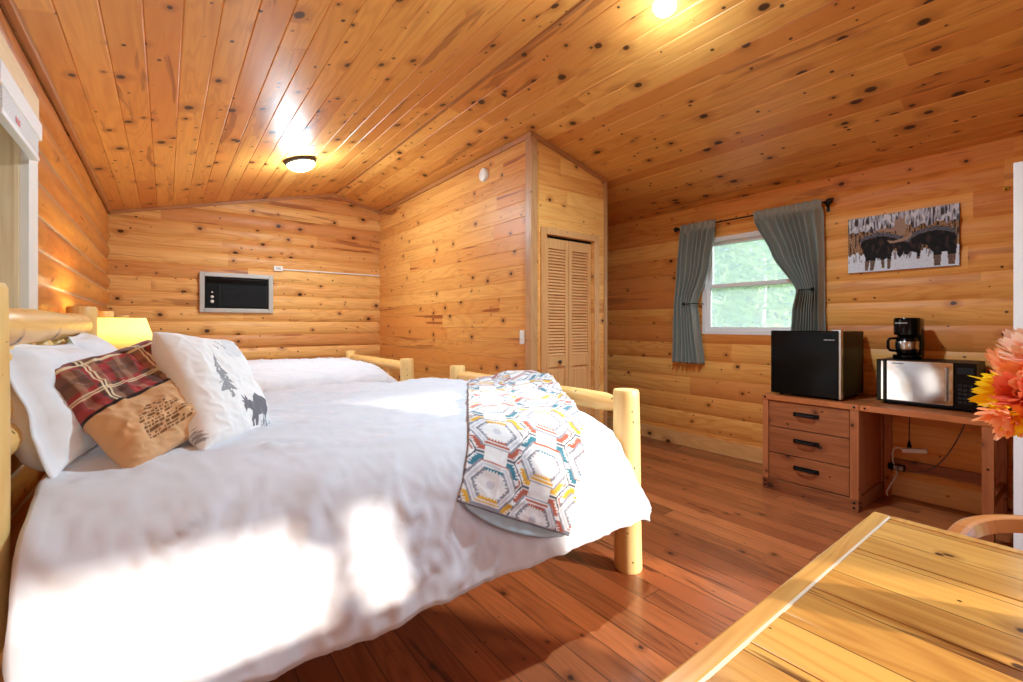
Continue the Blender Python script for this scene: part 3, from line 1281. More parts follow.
lo_ = obj('lining', bm, m_lining, qo, True)
md = lo_.modifiers.new('thickness', 'SOLIDIFY')
md.thickness = .006
tag(lo_, 'pale blue lining showing under the hem')


# pillows
def pillow_mesh(W, H, T, N=64, colf=None, seed=0.0, pinch=.06, wr=1.0, flange=0.0):
    """pillow lying in local xz, front face towards -y, bottom edge at z=0"""
    bm = BM()
    cols = []
    grids = []
    for side in (-1, 1):
        vs = []
        for j in range(N + 1):
            row = []
            for i in range(N + 1):
                u, v = 2 * i / N - 1, 2 * j / N - 1
                x = u * W / 2 * (1 - pinch * (1 - v * v) * abs(u) ** 2)
                z = v * H / 2 * (1 - pinch * (1 - u * u) * abs(v) ** 2)
                uu, vv = u, v
                if flange:
                    k = 1 + flange
                    uu, vv = max(-1, min(1, u * k)), max(-1, min(1, v * k))
                th = T / 2 * ((1 - uu ** 4) * (1 - vv ** 4)) ** .5
                th = max(th, .004)
                edge = min(1.0, (1 - max(abs(u), abs(v))) * 6)
                wv = .012 * fbm(u * 1.6 + seed, v * 1.6, side * 3 + seed, 3) + .007 * (1 - 2 * abs(fbm(u * 2.2 + v + seed, v * 2.6, 7 + side, 3)))
                th += wr * wv * edge
                yw = wr * .012 * fbm(u * 1.2, v * 1.2, seed + 11, 2)
                border = (i in (0, N) or j in (0, N))
                y = yw if border else yw + side * th
                if border and side == 1:
                    row.append(grids[0][j][i])
                else:
                    row.append(bm.verts.new((x, y, z + H / 2)))
                    if colf:
                        cols.append(colf((u + 1) / 2, (v + 1) / 2, side))
            vs.append(row)
        grids.append(vs)
        for j in range(N):
            for i in range(N):
                f_ = (vs[j][i], vs[j][i + 1], vs[j + 1][i + 1], vs[j + 1][i])
                bm.faces.new(f_ if side == -1 else f_[::-1])
    return bm, cols


def place_pillow(name, bm, cols, mat, loc, face_deg, lean, roll, label, sag=0.0, group=None):
    """face_deg: direction the front looks at, degrees from +x; lean: top tips back; roll: turn in the pillow's own plane"""
    o = obj(name, bm, mat, None, True)
    if cols:
        paint(o.data, cols)
    M_ = Matrix.Rotation(R(face_deg + 90), 4, 'Z') @ Matrix.Rotation(R(-lean), 4, 'X') @ Matrix.Rotation(R(roll), 4, 'Y')
    o.data.transform(M_)
    zmin = 0
    o.location = loc
    return tag(o, label, 'pillow', group)


bm, c = pillow_mesh(.64, .40, .16, 48, None, 1.0, wr=1.2, flange=.12)
place_pillow('pillow', bm, None, m_pillow, (-.20, 2.0, .845), -6, 17, 3, 'white flanged pillow leaning on the headboard at left', group='bed pillows')
bm, c = pillow_mesh(.62, .44, .16, 48, None, 5.0, wr=1.3, flange=.1)
place_pillow('pillow', bm, None, m_pillow, (-.12, 2.72, .85), 2, 26, -2, 'white pillow at the far side of the headboard behind the printed pillow', group='bed pillows')

P_R, P_B, P_T, P_D, P_TAN = rgb(158, 60, 60), rgb(122, 84, 70), rgb(178, 136, 108), rgb(72, 48, 50), rgb(208, 162, 118)


def plaid(u, v, side):
    if v > .52:
        x, y = u * 5.0, (v - .52) * 6.0
        fx, fy = x % 1, y % 1
        c = Vector(P_B)
        a = int(x) % 2
        b = int(y) % 2
        c = Vector((P_R, P_B, P_T, P_R)[a * 2 + b]) if (a, b) != (1, 0) else Vector(P_D) * .5 + Vector(P_B) * .5
        if abs(fx - .5) < .13:
            c = c.lerp(Vector(P_T), .5)
        if abs(fy - .5) < .13:
            c = c.lerp(Vector(P_D), .4)
        for q in (.47, .53):
            if abs((x / 2.5) % 1 - q) < .012 or abs((y / 1.5) % 1 - q) < .02:
                c = Vector(rgb(226, 210, 176))
        return tuple(c)
    if v > .495:
        return rgb(40, 28, 26)
    if .14 < v < .40 and .22 < u < .74:
        # worn block of small dark print
        ln = (v - .14) / .026
        if ln % 1 < .62 and noise.noise(Vector((u * 60, math.floor(ln) * 3.7, 0))) > -.12 and u < .62 + .12 * math.sin(math.floor(ln) * 2.1) and v < .27 + .14 * (1 - abs(u - .42) * 3.4):
            return rgb(116, 76, 46)
    return tuple(Vector(P_TAN) * (1 + .12 * fbm(u * 6, v * 6, 1, 3)))


bm, c = pillow_mesh(.36, .40, .11, 130, plaid, 2.0, wr=1.7)
place_pillow('pillow', bm, c, m_print, (.055, 1.80, .895), -62, 40, -20, 'tan pillow with red plaid band and dark print', group='bed pillows')

TREE = [(0, 1), (.06, .86), (.03, .86), (.12, .70), (.06, .71), (.18, .52), (.08, .54), (.24, .33), (.10, .36), (.28, .15), (.05, .18), (.05, 0)]
TREE = TREE + [(-a, b) for a, b in TREE[::-1]]
MOOSE = [(.0, .45), (.06, .62), (.02, .70), (.10, .68), (.10, .86), (.16, .74), (.22, .88), (.24, .70), (.32, .70), (.38, .62), (.46, .78), (.58, .90), (.70, .82), (.86, .78), (.96, .66), (1.0, .5),
         (.95, .30), (.98, 0), (.90, 0), (.86, .26), (.80, .30), (.78, 0), (.70, 0), (.68, .28), (.52, .26), (.52, 0), (.44, 0), (.43, .28), (.40, 0), (.34, 0), (.34, .40), (.24, .48), (.12, .46), (.06, .36)]


def lodge(u, v, side):
    base = rgb(236, 236, 238)
    g = rgb(150, 152, 158)
    dk = rgb(112, 112, 120)
    for cx, cy, s in ((.34, .34, .40), (.95, .62, .28), (-.02, .04, .2)):
        x, y = (u - cx) / s, (v - cy) / s
        if inpoly(TREE, x, y) and noise.noise(Vector((u * 46, v * 46, 2))) > -.38:
            return g
    for cx, cy, s in ((.42, .08, .40), (.80, .80, .2)):
        x, y = (u - cx) / s, (v - cy) / (s * .8)
        if inpoly(MOOSE, x, y):
            return dk
    # small leafy scrawl near the lower right corner and up by the gathered top
    if .66 < u < .96 and .05 < v < .12 and abs(((u * 34 + 3 * noise.noise(Vector((u * 20, v * 60, 0)))) % 1) - .5) < .13:
        return rgb(60, 60, 66)
    if .40 < u < .56 and .80 < v < .90 and abs((u * 11 + v * 8) % 1 - .5) < .07:
        return rgb(66, 66, 72)
    if noise.noise(Vector((u * 3 + 9, v * 3, 0))) > .32:
        return rgb(220, 222, 226)
    return base


bm, c = pillow_mesh(.38, .44, .16, 150, lodge, 3.0, wr=.8)
pl = place_pillow('pillow', bm, c, m_print, (.215, 1.90, .848), -36, 28, 8, 'white pillow printed with grey fir tree and moose', group='bed pillows')

# ------------------------------------------------------------------ nightstand and lamp
ns = thing('nightstand', 'low pine nightstand between the two log beds', 'nightstand', (-.22, 3.77, 0))
bm = BM()
box(bm, -.43, .02, 3.52, 4.02, .66, .69, .005)
obj('top', bm, m_night, ns)
bm = BM()
box(bm, -.42, .0, 3.54, 3.56, .12, .66)
box(bm, -.42, .0, 3.98, 4.0, .12, .66)
box(bm, -.42, -.40, 3.56, 3.98, .12, .66)
box(bm, -.40, .0, 3.56, 3.98, .12, .14)
obj('cabinet_body', bm, m_night, ns)
for sx in (-.40, -.02):
    for sy in (3.555, 3.985):
        bm = BM()
        tube(bm, [(sx, sy, 0), (sx, sy, .12)], .018, 10)
        obj('leg', bm, m_logz, ns)
for z0_, z1_ in ((.15, .39), (.40, .64)):
    bm = BM()
    box(bm, -.01, .012, 3.57, 3.97, z0_, z1_, .004)
    dr = obj('drawer', bm, m_night, ns)
    bm = BM()
    lathe(bm, [(.006, 0), (.006, .015), (.015, .02), (.014, .03), (.002, .034)], (.012, 3.77, (z0_ + z1_) / 2), 14, 'x')
    obj('knob', bm, m_blkm, dr, True)
tl = thing('table_lamp', 'table lamp with yellow cone shade on the nightstand between the beds', 'lamp', (-.215, 3.77, .69))
bm = BM()
lathe(bm, [(.085, .69), (.09, .70), (.085, .715), (.04, .73), (.03, .76), (.045, .82), (.05, .90), (.035, 1.0), (.022, 1.06), (.014, 1.10), (.012, 1.19)], (-.215, 3.77, 0), 24)
obj('lamp_base', bm, m_gold, tl, True, 40)
bm = BM()
lathe(bm, [(.185, 1.095), (.115, 1.325)], (-.215, 3.77, 0), 40, cap=False)
sh = obj('lamp_shade', bm, m_shade, tl, True)
md = sh.modifiers.new('thickness', 'SOLIDIFY')
md.thickness = .003
bm = BM()
tube(bm, [(-.215 + .116 * math.cos(t * PI / 20), 3.77 + .116 * math.sin(t * PI / 20), 1.325) for t in range(41)], .0025, 6)
tube(bm, [(-.331, 3.77, 1.325), (-.215, 3.77, 1.30), (-.099, 3.77, 1.325)], .0018, 6)
obj('shade_ring', bm, m_bronze, tl)
bm = BM()
lathe(bm, [(.012, 1.16), (.014, 1.185), (.03, 1.22), (.03, 1.24), (.016, 1.262), (.002, 1.268)], (-.215, 3.77, 0), 16)
obj('bulb', bm, m_bulb, tl, True)
ld = bpy.data.lights.new('shade_fill_light', 'POINT')  # added with the lit bulb to brighten the shade as if sunlit
ld.energy = 9
ld.color = (1, .88, .62)
ld.shadow_soft_size = .03
lo = bpy.data.objects.new('shade_fill_light', ld)
COL.objects.link(lo)
lo.location = (-.215, 3.77, 1.28)
bm = BM()
# a little carved figure climbing the base
for p_, r_ in (((-.262, 3.70, 1.09), .034), ((-.272, 3.69, 1.05), .04), ((-.258, 3.70, 1.13), .022), ((-.26, 3.715, 1.02), .03), ((-.276, 3.68, 1.012), .024)):
    bmesh.ops.create_icosphere(bm, subdivisions=2, radius=r_, matrix=Matrix.Translation(p_))
obj('carved_ornament', bm, m_gold, tl, True)

# ------------------------------------------------------------------ curtains
def curtain(name_label, edges, zt, zb, nfold, seed, group):
    """edges: list of (z, y_outer, y_inner) from the top down"""
    def lerp_edges(z):
        for (za, oa, ia), (zb_, ob, ib) in zip(edges, edges[1:]):
            if z >= zb_:
                f_ = smooth01((za - z) / (za - zb_)) * .4 + .6 * (za - z) / (za - zb_)
                return oa + (ob - oa) * f_, ia + (ib - ia) * f_
        return edges[-1][1], edges[-1][2]
    bm = BM()
    ztie = min(edges, key=lambda e_: abs(e_[1] - e_[2]))[0]

    def f(u, v):
        z = zt + (zb - zt) * v
        yo, yi = lerp_edges(z)
        wid = abs(yo - yi)
        uu = u + .035 * math.sin(u * 9 + seed)
        amp = .026 + .014 * smooth01((.45 - wid) / .3)
        top = smooth01((zt - z - .045) / .06)
        ph = 2 * PI * nfold * uu + seed + .7 * math.sin(z * 3 + seed)
        x = XR - .088 - amp * 1.3 * math.sin(ph) * (.45 + .55 * top) - .012 * fbm(u * 6, z * 2, seed, 2)
        y = yo + (yi - yo) * (u + .012 * math.sin(ph * 1.0 + 1.2) * top)
        g = math.exp(-((z - ztie) / .12) ** 2)
        x -= .012 * g
        if top < 1:
            x = x * top + (XR - .094 - .005 * math.sin(ph)) * (1 - top)
        return Vector((x, y, z + .004 * math.sin(ph) * (1 - v)))
    grid(bm, 150, 90, f)
    o = obj('curtain', bm, m_curt, None, True)
    md = o.modifiers.new('thickness', 'SOLIDIFY')
    md.thickness = .002
    return tag(o, name_label, 'curtain', group)


curtain('grey green curtain tied back on the left side of the window', [(2.315, 2.715, 2.325), (2.25, 2.72, 2.33), (1.85, 2.745, 2.40), (1.49, 2.755, 2.535), (1.30, 2.77, 2.52), (.885, 2.79, 2.46)], 2.315, .885, 7, 1.0, 'window curtains')
curtain('grey green curtain tied back on the right side of the window', [(2.315, 1.43, 1.975), (2.25, 1.43, 1.965), (1.9, 1.42, 1.80), (1.57, 1.42, 1.60), (1.40, 1.42, 1.64), (.90, 1.40, 1.69)], 2.315, .90, 10, 2.3, 'window curtains')
rod = thing('curtain_rod', 'black curtain rod with round finials above the window', 'curtain rod', (XR - .075, 2.08, 2.285))
bm = BM()
tube(bm, [(XR - .075, 1.42, 2.285), (XR - .075, 2.735, 2.285)], .007, 12)
obj('rod', bm, m_blkm, rod, True, 50)
for y, s in ((1.42, -1), (2.735, 1)):
    bm = BM()
    lathe(bm, [(.008, 0), (.012, s * .006), (.009, s * .014), (.022, s * .026), (.027, s * .04), (.022, s * .054), (.008, s * .064), (.002, s * .066)], (XR - .075, y, 2.285), 18, 'y')
    obj('finial', bm, m_blkm, rod, True)
for y in (1.405, 2.74):
    bm = BM()
    tube(bm, [(XR - .012, y, 2.255), (XR - .05, y, 2.258), (XR - .075, y, 2.275)], .006, 8)
    box(bm, XR - .02, XR - .008, y - .012, y + .012, 2.215, 2.29, .002)
    obj('bracket', bm, m_blkm, rod)
for y, yk, z, lab in ((1.60, 1.475, 1.572, 'black curtain holdback at the right curtain'), (2.50, 2.64, 1.492, 'black curtain holdback at the left curtain')):
    hb = thing('curtain_holdback', lab, 'curtain holdback', (XR - .12, y, z), 'curtain holdbacks')
    bm = BM()
    s = 1 if yk < y else -1
    tube(bm, [(XR - .02, y, z), (XR - .12, y + s * .006, z), (XR - .145, y - s * .03, z), (XR - .145, yk + s * .01, z)], .005, 8)
    obj('arm', bm, m_blkm, hb, True)
    bm = BM()
    bmesh.ops.create_uvsphere(bm, u_segments=14, v_segments=10, radius=.017, matrix=Matrix.Translation((XR - .145, yk, z)))
    obj('knob', bm, m_blkm, hb, True)

# ------------------------------------------------------------------ dresser and desk
DX = 3.752


def bolts(bm, pts, r=.008):
    for (x, y, z) in pts:
        lathe(bm, [(r, 0), (r, -.004), (r * .6, -.006), (.001, -.006)], (x, y, z), 10, 'x')


ds = thing('dresser', 'red stained pine dresser with three drawers under the black fridge', 'dresser', (4.05, 1.34, 0))
y0, y1 = 1.03, 1.655
xb_ = XR - .022
bm = BM()
box(bm, DX - .005, xb_, y0 - .002, y1 + .006, .695, .735, .004)
obj('top', bm, m_dtop, ds)
for (ya, yb) in ((y0, y0 + .052), (y1 - .04, y1)):
    for (xa, xb) in ((DX, DX + .05), (xb_ - .05, xb_)):
        bm = BM()
        box(bm, xa, xb, ya, yb, 0, .695, .003)
        obj('corner_post', bm, m_dresz, ds)
bm = BM()
box(bm, DX + .05, xb_ - .05, y0 + .014, y0 + .032, .1, .695)
obj('side_panel', bm, m_dresz, ds)
bm = BM()
box(bm, DX + .05, xb_ - .05, y1 - .03, y1 - .012, .1, .695)
obj('side_panel', bm, m_dresz, ds)
bm = BM()
box(bm, DX - .004, DX + .022, y0 + .0, y1, .0, .085, .003)
box(bm, DX + .022, xb_ - .05, y0 - .003, y0 + .02, .0, .10, .003)
obj('plinth', bm, m_dres, ds)
bm = BM()
box(bm, xb_ - .012, xb_, y0 + .05, y1 - .04, .08, .695)
obj('back_panel', bm, m_dres, ds)
for p_ in [(DX - .004, y0 + .025, .028), (DX - .004, y0 + .025, .06), (DX - .004, y1 - .02, .028), (DX - .004, y1 - .02, .06), (DX - .005, y0 + .025, .716), (DX - .005, y1 - .02, .716)]:
    bm = BM()
    bolts(bm, [p_])
    obj('bolt', bm, m_blkm, ds)
for z in (.028, .06):
    bm = BM()
    lathe(bm, [(.008, 0), (.008, -.004), (.001, -.006)], (DX + .03, y0 - .003, z), 10, 'y')
    obj('bolt', bm, m_blkm, ds)
for k in range(3):
    za = .092 + k * .201
    bm = BM()
    box(bm, DX + .008, DX + .03, y0 + .056, y1 - .044, za, za + .195, .003)
    box(bm, DX + .03, xb_ - .06, y0 + .07, y1 - .06, za + .01, za + .17)
    dr = obj('drawer', bm, m_dres, ds)
    bm = BM()
    ym, zh = (y0 + y1) / 2 + .01, za + .115
    box(bm, DX + .002, DX + .008, ym - .085, ym + .085, zh - .016, zh + .016, .002)
    tube(bm, [(DX + .006, ym - .06, zh), (DX - .02, ym - .05, zh), (DX - .024, ym - .03, zh), (DX - .024, ym + .03, zh), (DX - .02, ym + .05, zh), (DX + .006, ym + .06, zh)], .008, 8)
    obj('handle', bm, m_blkm, dr)

dk = thing('desk', 'red stained pine open desk holding the microwave', 'desk', (4.05, .72, 0))
y0d, y1d = .395, 1.026
bm = BM()
box(bm, DX - .005, xb_, y0d - .01, y1d, .695, .735, .004)
obj('top', bm, m_dtop, dk)
for (ya, yb) in ((y0d, y0d + .05),):
    for (xa, xb) in ((DX, DX + .05), (xb_ - .05, xb_)):
        bm = BM()
        box(bm, xa, xb, ya, yb, 0, .695, .003)
        obj('leg', bm, m_dresz, dk)
bm = BM()
box(bm, xb_ - .05, xb_, y1d - .04, y1d, 0, .695, .003)
obj('leg', bm, m_dresz, dk)
bm = BM()
box(bm, xb_ - .04, xb_ - .012, y0d + .05, y1d - .04, .21, .285, .003)
obj('stretcher', bm, m_dres, dk)
bm = BM()
box(bm, DX + .05, xb_ - .05, y0d + .012, y0d + .036, .20, .26, .003)
obj('stretcher', bm, m_dres, dk)
for p_ in ((DX - .005, y1d - .03, .716), (DX, y0d + .025, .45)):
    bm = BM()
    bolts(bm, [p_], .006)
    obj('bolt', bm, m_blkm, dk)

lb = thing('luggage_bench', 'low bolted wooden bench half hidden behind the white door', 'bench', (4.05, -.05, 0))
bm = BM()
box(bm, DX + .05, xb_, -.42, .305, .44, .50, .004)
obj('top', bm, m_dtop, lb)
for ya in (-.42, .245):
    for xa in (DX + .05, xb_ - .06):
        bm = BM()
        box(bm, xa, xa + .06, ya, ya + .055, 0, .44, .003)
        obj('leg', bm, m_dresz, lb)
bm = BM()
box(bm, DX + .044, DX + .05, .245, .303, .445, .495, .002)
obj('bolt_plate', bm, m_steel, lb)
for p_ in ((DX + .05, .273, .06), (DX + .05, .273, .40)):
    bm = BM()
    bolts(bm, [p_], .010)
    obj('bolt', bm, m_blkm, lb)

# fridge
fr = thing('mini_fridge', 'black compact fridge standing on the dresser', 'fridge', (4.06, 1.38, .735))
fy0, fy1, fx0, fx1, fz0, fz1 = 1.145, 1.615, 3.80, 4.30, .735, 1.235
bm = BM()
box(bm, fx0 + .048, fx1, fy0 + .004, fy1 - .004, fz0 + .02, fz1 - .004, .006)
obj('cabinet', bm, m_blackp, fr)
bm = BM()
box(bm, fx0, fx0 + .042, fy0 + .016, fy1, fz0 + .014, fz1, .006)
fd = obj('door', bm, m_black, fr)
bm = BM()
box(bm, fx0 - .001, fx0 + .042, fy0, fy0 + .0155, fz0 + .014, fz1, .003)
tag(obj('door_edge_handle', bm, m_steel, fd), 'silver edge handle')
bm = BM()
box(bm, fx0 + .004, fx0 + .05, fy0 + .002, fy0 + .06, fz1 - .0005, fz1 + .008, .002)
obj('top_hinge', bm, m_steel, fr)
for sx in (fx0 + .08, fx1 - .05):
    for sy in (fy0 + .05, fy1 - .05):
        bm = BM()
        lathe(bm, [(.016, fz0), (.016, fz0 + .02)], (sx, sy, 0), 12)
        obj('foot', bm, m_blackp, fr)
bm = BM()
for k, w_ in enumerate((.004, .006, .006, .003, .006, .006, .004, .006)):
    yy = fy0 + .105 - k * .0085
    box(bm, fx0 - .0012, fx0 + .001, yy - w_ / 2, yy + w_ / 2, 1.166, 1.173)
tag(obj('badge', bm, m_txt, fd), 'tiny silver badge lettering')

# microwave
mw = thing('microwave', 'mirror fronted silver microwave on the desk', 'microwave', (4.14, .745, .735))
my0, my1, mx0, mx1, mz0, mz1 = .49, .985, 3.96, 4.32, .735, 1.04
bm = BM()
box(bm, mx0 + .022, mx1, my0 + .004, my1 - .004, mz0 + .014, mz1, .006)
obj('cabinet', bm, m_blackp, mw)
bm = BM()
box(bm, mx0, mx0 + .02, my0 + .105, my1 - .055, mz0 + .03, mz1 - .004, .004)
mdr = obj('door', bm, m_mirror, mw)
bm = BM()
box(bm, mx0 - .001, mx0 + .022, my1 - .054, my1, mz0 + .02, mz1, .004)
box(bm, mx0 - .001, mx0 + .022, my0 + .105, my1 - .054, mz0 + .012, mz0 + .03, .002)
obj('door_border', bm, m_black, mw)
bm = BM()
box(bm, mx0 - .004, mx0, my1 - .038, my1 - .026, mz0 + .03, mz1 - .01, .001)
obj('chrome_strip', bm, m_mirror, mw)
bm = BM()
yh = my0 + .135
tube(bm, [(mx0 + .004, yh, mz0 + .06), (mx0 - .026, yh, mz0 + .06), (mx0 - .026, yh, mz1 - .035), (mx0 + .004, yh, mz1 - .035)], .006, 10)
obj('handle', bm, m_steel, mdr, True, 40)
bm = BM()
box(bm, mx0, mx0 + .02, my0, my0 + .1, mz0 + .012, mz1, .003)
cp = obj('control_panel', bm, m_black, mw)
bm = BM()
for r_ in range(5):
    for c_ in range(3):
        box(bm, mx0 - .002, mx0 + .001, my0 + .018 + c_ * .024, my0 + .036 + c_ * .024, mz0 + .05 + r_ * .026, mz0 + .066 + r_ * .026, .001)
obj('keypad', bm, m_blackg, cp)
bm = BM()
box(bm, mx0 - .002, mx0 + .001, my0 + .014, my0 + .088, mz1 - .07, mz1 - .03, .001)
obj('display', bm, m_blackg, cp)
bm = BM()
for k in range(7):
    yy = my1 - .09 - k * .009
    box(bm, mx0 - .0012, mx0 + .001, yy - .0028, yy + .0028, mz1 - .026, mz1 - .019)
tag(obj('badge', bm, m_blackg, mdr), 'tiny maker lettering')
for sx in (mx0 + .05, mx1 - .04):
    for sy in (my0 + .04, my1 - .04):
        bm = BM()
        lathe(bm, [(.014, mz0), (.014, mz0 + .016)], (sx, sy, 0), 10)
        obj('foot', bm, m_blackp, mw)

# coffee maker
cm = thing('coffee_maker', 'black coffee maker with steel carafe on top of the microwave', 'coffee maker', (4.15, .86, mz1))
cxx, cyy = 4.13, .855
bm = BM()
lathe(bm, [(.075, mz1), (.078, mz1 + .006), (.078, mz1 + .028), (.06, mz1 + .034), (.002, mz1 + .035)], (cxx, cyy, 0), 28)
obj('base', bm, m_black, cm, True, 40)
bm = BM()
box(bm, cxx + .045, cxx + .13, cyy - .07, cyy + .07, mz1 + .002, mz1 + .215, .015)
obj('water_tank', bm, m_blackp, cm, True, 40)
bm = BM()
lathe(bm, [(.05, mz1 + .162), (.072, mz1 + .17), (.074, mz1 + .275), (.068, mz1 + .288), (.002, mz1 + .29)], (cxx, cyy, 0), 28)
box(bm, cxx, cxx + .13, cyy - .068, cyy + .068, mz1 + .205, mz1 + .284, .01)
hd = obj('brew_head', bm, m_black, cm, True, 40)
bm = BM()
for k in range(8):
    yy = cyy + .05 - k * .009
    dxx = math.sqrt(max(.0, .0745 ** 2 - (yy - cyy) ** 2))
    box(bm, cxx - dxx - .0012, cxx - dxx + .001, yy - .003, yy + .003, mz1 + .248, mz1 + .255)
tag(obj('badge', bm, m_txt, hd), 'tiny silver maker lettering')
cf = BM()
lathe(cf, [(.05, mz1 + .036), (.06, mz1 + .045), (.063, mz1 + .07)], (cxx - .005, cyy, 0), 28)
lathe(cf, [(.063, mz1 + .122), (.058, mz1 + .14), (.045, mz1 + .158), (.002, mz1 + .16)], (cxx - .005, cyy, 0), 28)
ca = obj('carafe', cf, m_black, cm, True, 40)
bm = BM()
lathe(bm, [(.0635, mz1 + .068), (.065, mz1 + .072), (.065, mz1 + .12), (.0635, mz1 + .124)], (cxx - .005, cyy, 0), 28)
tag(obj('steel_band', bm, m_steel, ca, True, 40), 'brushed steel band')
bm = BM()
ang = R(118)
dx_, dy_ = math.cos(ang), math.sin(ang)
tube(bm, [(cxx - .005 + dx_ * r_, cyy + dy_ * r_, mz1 + z_) for r_, z_ in ((.055, .055), (.095, .06), (.105, .075), (.105, .125), (.095, .142), (.05, .145))], .009, 10)
obj('handle', bm, m_blackp, ca, True)

# cords under the desk
pc = thing('power_cord', 'black appliance cord hanging down to a white plug under the desk', 'cord', (4.30, .86, .2))
bm = BM()
px_, py_ = 4.25, .868
tube(bm, [(px_, py_, .70), (px_ + .002, py_ - .002, .6), (px_ - .003, py_, .5), (px_, py_, .44)], .0035, 8)
obj('cable', bm, m_cordk, pc, True)
bm = BM()
lathe(bm, [(.004, .45), (.007, .44), (.013, .41), (.015, .40), (.003, .398)], (px_, py_, 0), 12)
obj('plug', bm, m_blackp, pc, True)
pe = thing('extension_lead', 'white extension lead with plug head looping under the desk', 'cord', (4.30, .92, .3))
bm = BM()
vs = box(bm, px_ - .018, px_ + .018, py_ - .10, py_ + .04, .362, .392, .008)
bmesh.ops.rotate(bm, cent=(px_, py_, .377), matrix=Matrix.Rotation(R(-9), 3, 'X'), verts=bm.verts[:])
obj('socket_head', bm, m_wplas, pe, True, 40)
bm = BM()
tube(bm, [(px_, py_ + .03, .376), (px_, py_ + .06, .385), (px_ + .01, py_ + .09, .37), (px_ + .02, py_ + .10, .33), (px_ + .03, py_ + .098, .27), (px_ + .05, py_ + .09, .225)], .0055, 8)
obj('cable', bm, m_wplas, pe, True)
ol = thing('wall_outlet', 'dark outlet block with plugs low on the wall under the desk', 'outlet', (4.33, .96, .2))
bm = BM()
box(bm, 4.285, 4.315, .90, 1.0, .205, .25, .004)
obj('outlet_box', bm, m_blackp, ol)
bm = BM()
for yy in (.92, .95):
    box(bm, 4.262, 4.285, yy - .012, yy + .012, .215, .245, .004)
obj('plug', bm, m_grey, ol)
wl = thing('loose_cable', 'white cable hanging loose below the outlet by the dresser', 'cord', (4.2, .98, .05))
bm = BM()
tube(bm, [(4.27, .945, .215), (4.23, .935, .19), (4.22, .95, .15), (4.21, .97, .10), (4.20, .985, .06), (4.20, .98, .03)], .005, 8)
obj('cable', bm, m_wplas, wl, True)
gc = thing('grey_cord', 'thin grey cord sagging from the desk top to the outlet', 'cord', (4.25, .7, .2))
bm = BM()
pts = []
for i in range(22):
    f_ = i / 21
    y = .56 + .37 * f_
    z = .22 + .475 * (1 - f_) ** 2.3
    pts.append((4.25 + .02 * f_, y - .03 * math.sin(PI * f_), z + .01 * math.sin(f_ * 7)))
tube(bm, pts, .0035, 8)
obj('cable', bm, m_cordg, gc, True)

# ------------------------------------------------------------------ moose photograph on canvas
BODY_L = [(.125, .42), (.16, .35), (.22, .33), (.30, .31), (.38, .33), (.45, .37), (.52, .42), (.575, .47), (.58, .56), (.55, .60), (.53, .74), (.50, .80), (.475, .72), (.48, .62), (.44, .62),
          (.425, .76), (.415, .97), (.385, .97), (.385, .78), (.36, .80), (.36, .95), (.335, .95), (.325, .78), (.28, .76), (.255, .98), (.22, .98), (.225, .76), (.20, .98), (.17, .97), (.175, .74), (.15, .62), (.13, .54)]
BODY_R = [(.60, .42), (.66, .36), (.74, .33), (.82, .32), (.90, .35), (.965, .40), (.985, .52), (.98, .70), (.965, .97), (.915, .97), (.905, .76), (.86, .76), (.85, .98), (.80, .98), (.79, .76), (.74, .62),
          (.70, .60), (.685, .74), (.675, .84), (.65, .84), (.655, .74), (.60, .70), (.57, .76), (.54, .74), (.535, .66), (.56, .56)]
ANT = [[(.26, .30), (.34, .25), (.42, .28), (.455, .25), (.46, .08), (.49, .16), (.50, .02), (.52, .14), (.55, .06), (.55, .22), (.58, .24), (.545, .40), (.50, .42), (.47, .32), (.40, .33), (.34, .29)],
       [(.38, .47), (.45, .49), (.52, .46), (.58, .43), (.60, .34), (.615, .42), (.57, .50), (.50, .52), (.42, .53)]]


def moose_pic(u, v):
    n1 = noise.noise(Vector((u * 70, v * 6, 0)))
    n2 = noise.noise(Vector((u * 26, v * 9, 4)))
    n3 = noise.noise(Vector((u * 120, v * 60, 8)))
    for a in ANT:
        if inpoly(a, u, v):
            return Vector(rgb(168, 140, 122)) * (1 + .25 * n3)
    if inpoly(BODY_L, u, v) or inpoly(BODY_R, u, v):
        c = Vector(rgb(26, 22, 24)) * max(.3, 1 + 1.4 * n3 + .8 * n2)
        edge = not (inpoly(BODY_L, u, v - .07) or inpoly(BODY_R, u, v - .07))
        if edge and n3 > -.15:
            c = Vector(rgb(108, 110, 122))
        elif n2 > .22 and v < .7:
            c = Vector(rgb(58, 42, 36))
        if v > .80:
            c = c.lerp(Vector(rgb(150, 124, 108)), .3 + .4 * (n3 > 0))
        return c
    vb = v + .08 * n2
    if vb > .67:
        c = Vector(rgb(222, 234, 247))
        if n1 > .2 and v < .82:
            c = Vector(rgb(140, 140, 150))
        elif n3 > .3:
            c = Vector(rgb(188, 204, 226))
        return c
    if vb > .27:
        c = Vector(rgb(104, 68, 38)).lerp(Vector(rgb(164, 122, 76)), max(0, min(1, .5 + 1.6 * n1)))
        if n1 < -.18:
            c = Vector(rgb(50, 40, 36))
        elif n3 > .28:
            c = Vector(rgb(176, 168, 166))
        return c
    c = Vector(rgb(196, 204, 222)).lerp(Vector(rgb(66, 62, 66)), max(0, min(1, .40 + 2.0 * n1)))
    if n2 > .12 and n1 < .2:
        c = c.lerp(Vector(rgb(232, 238, 248)), .75)
    return c


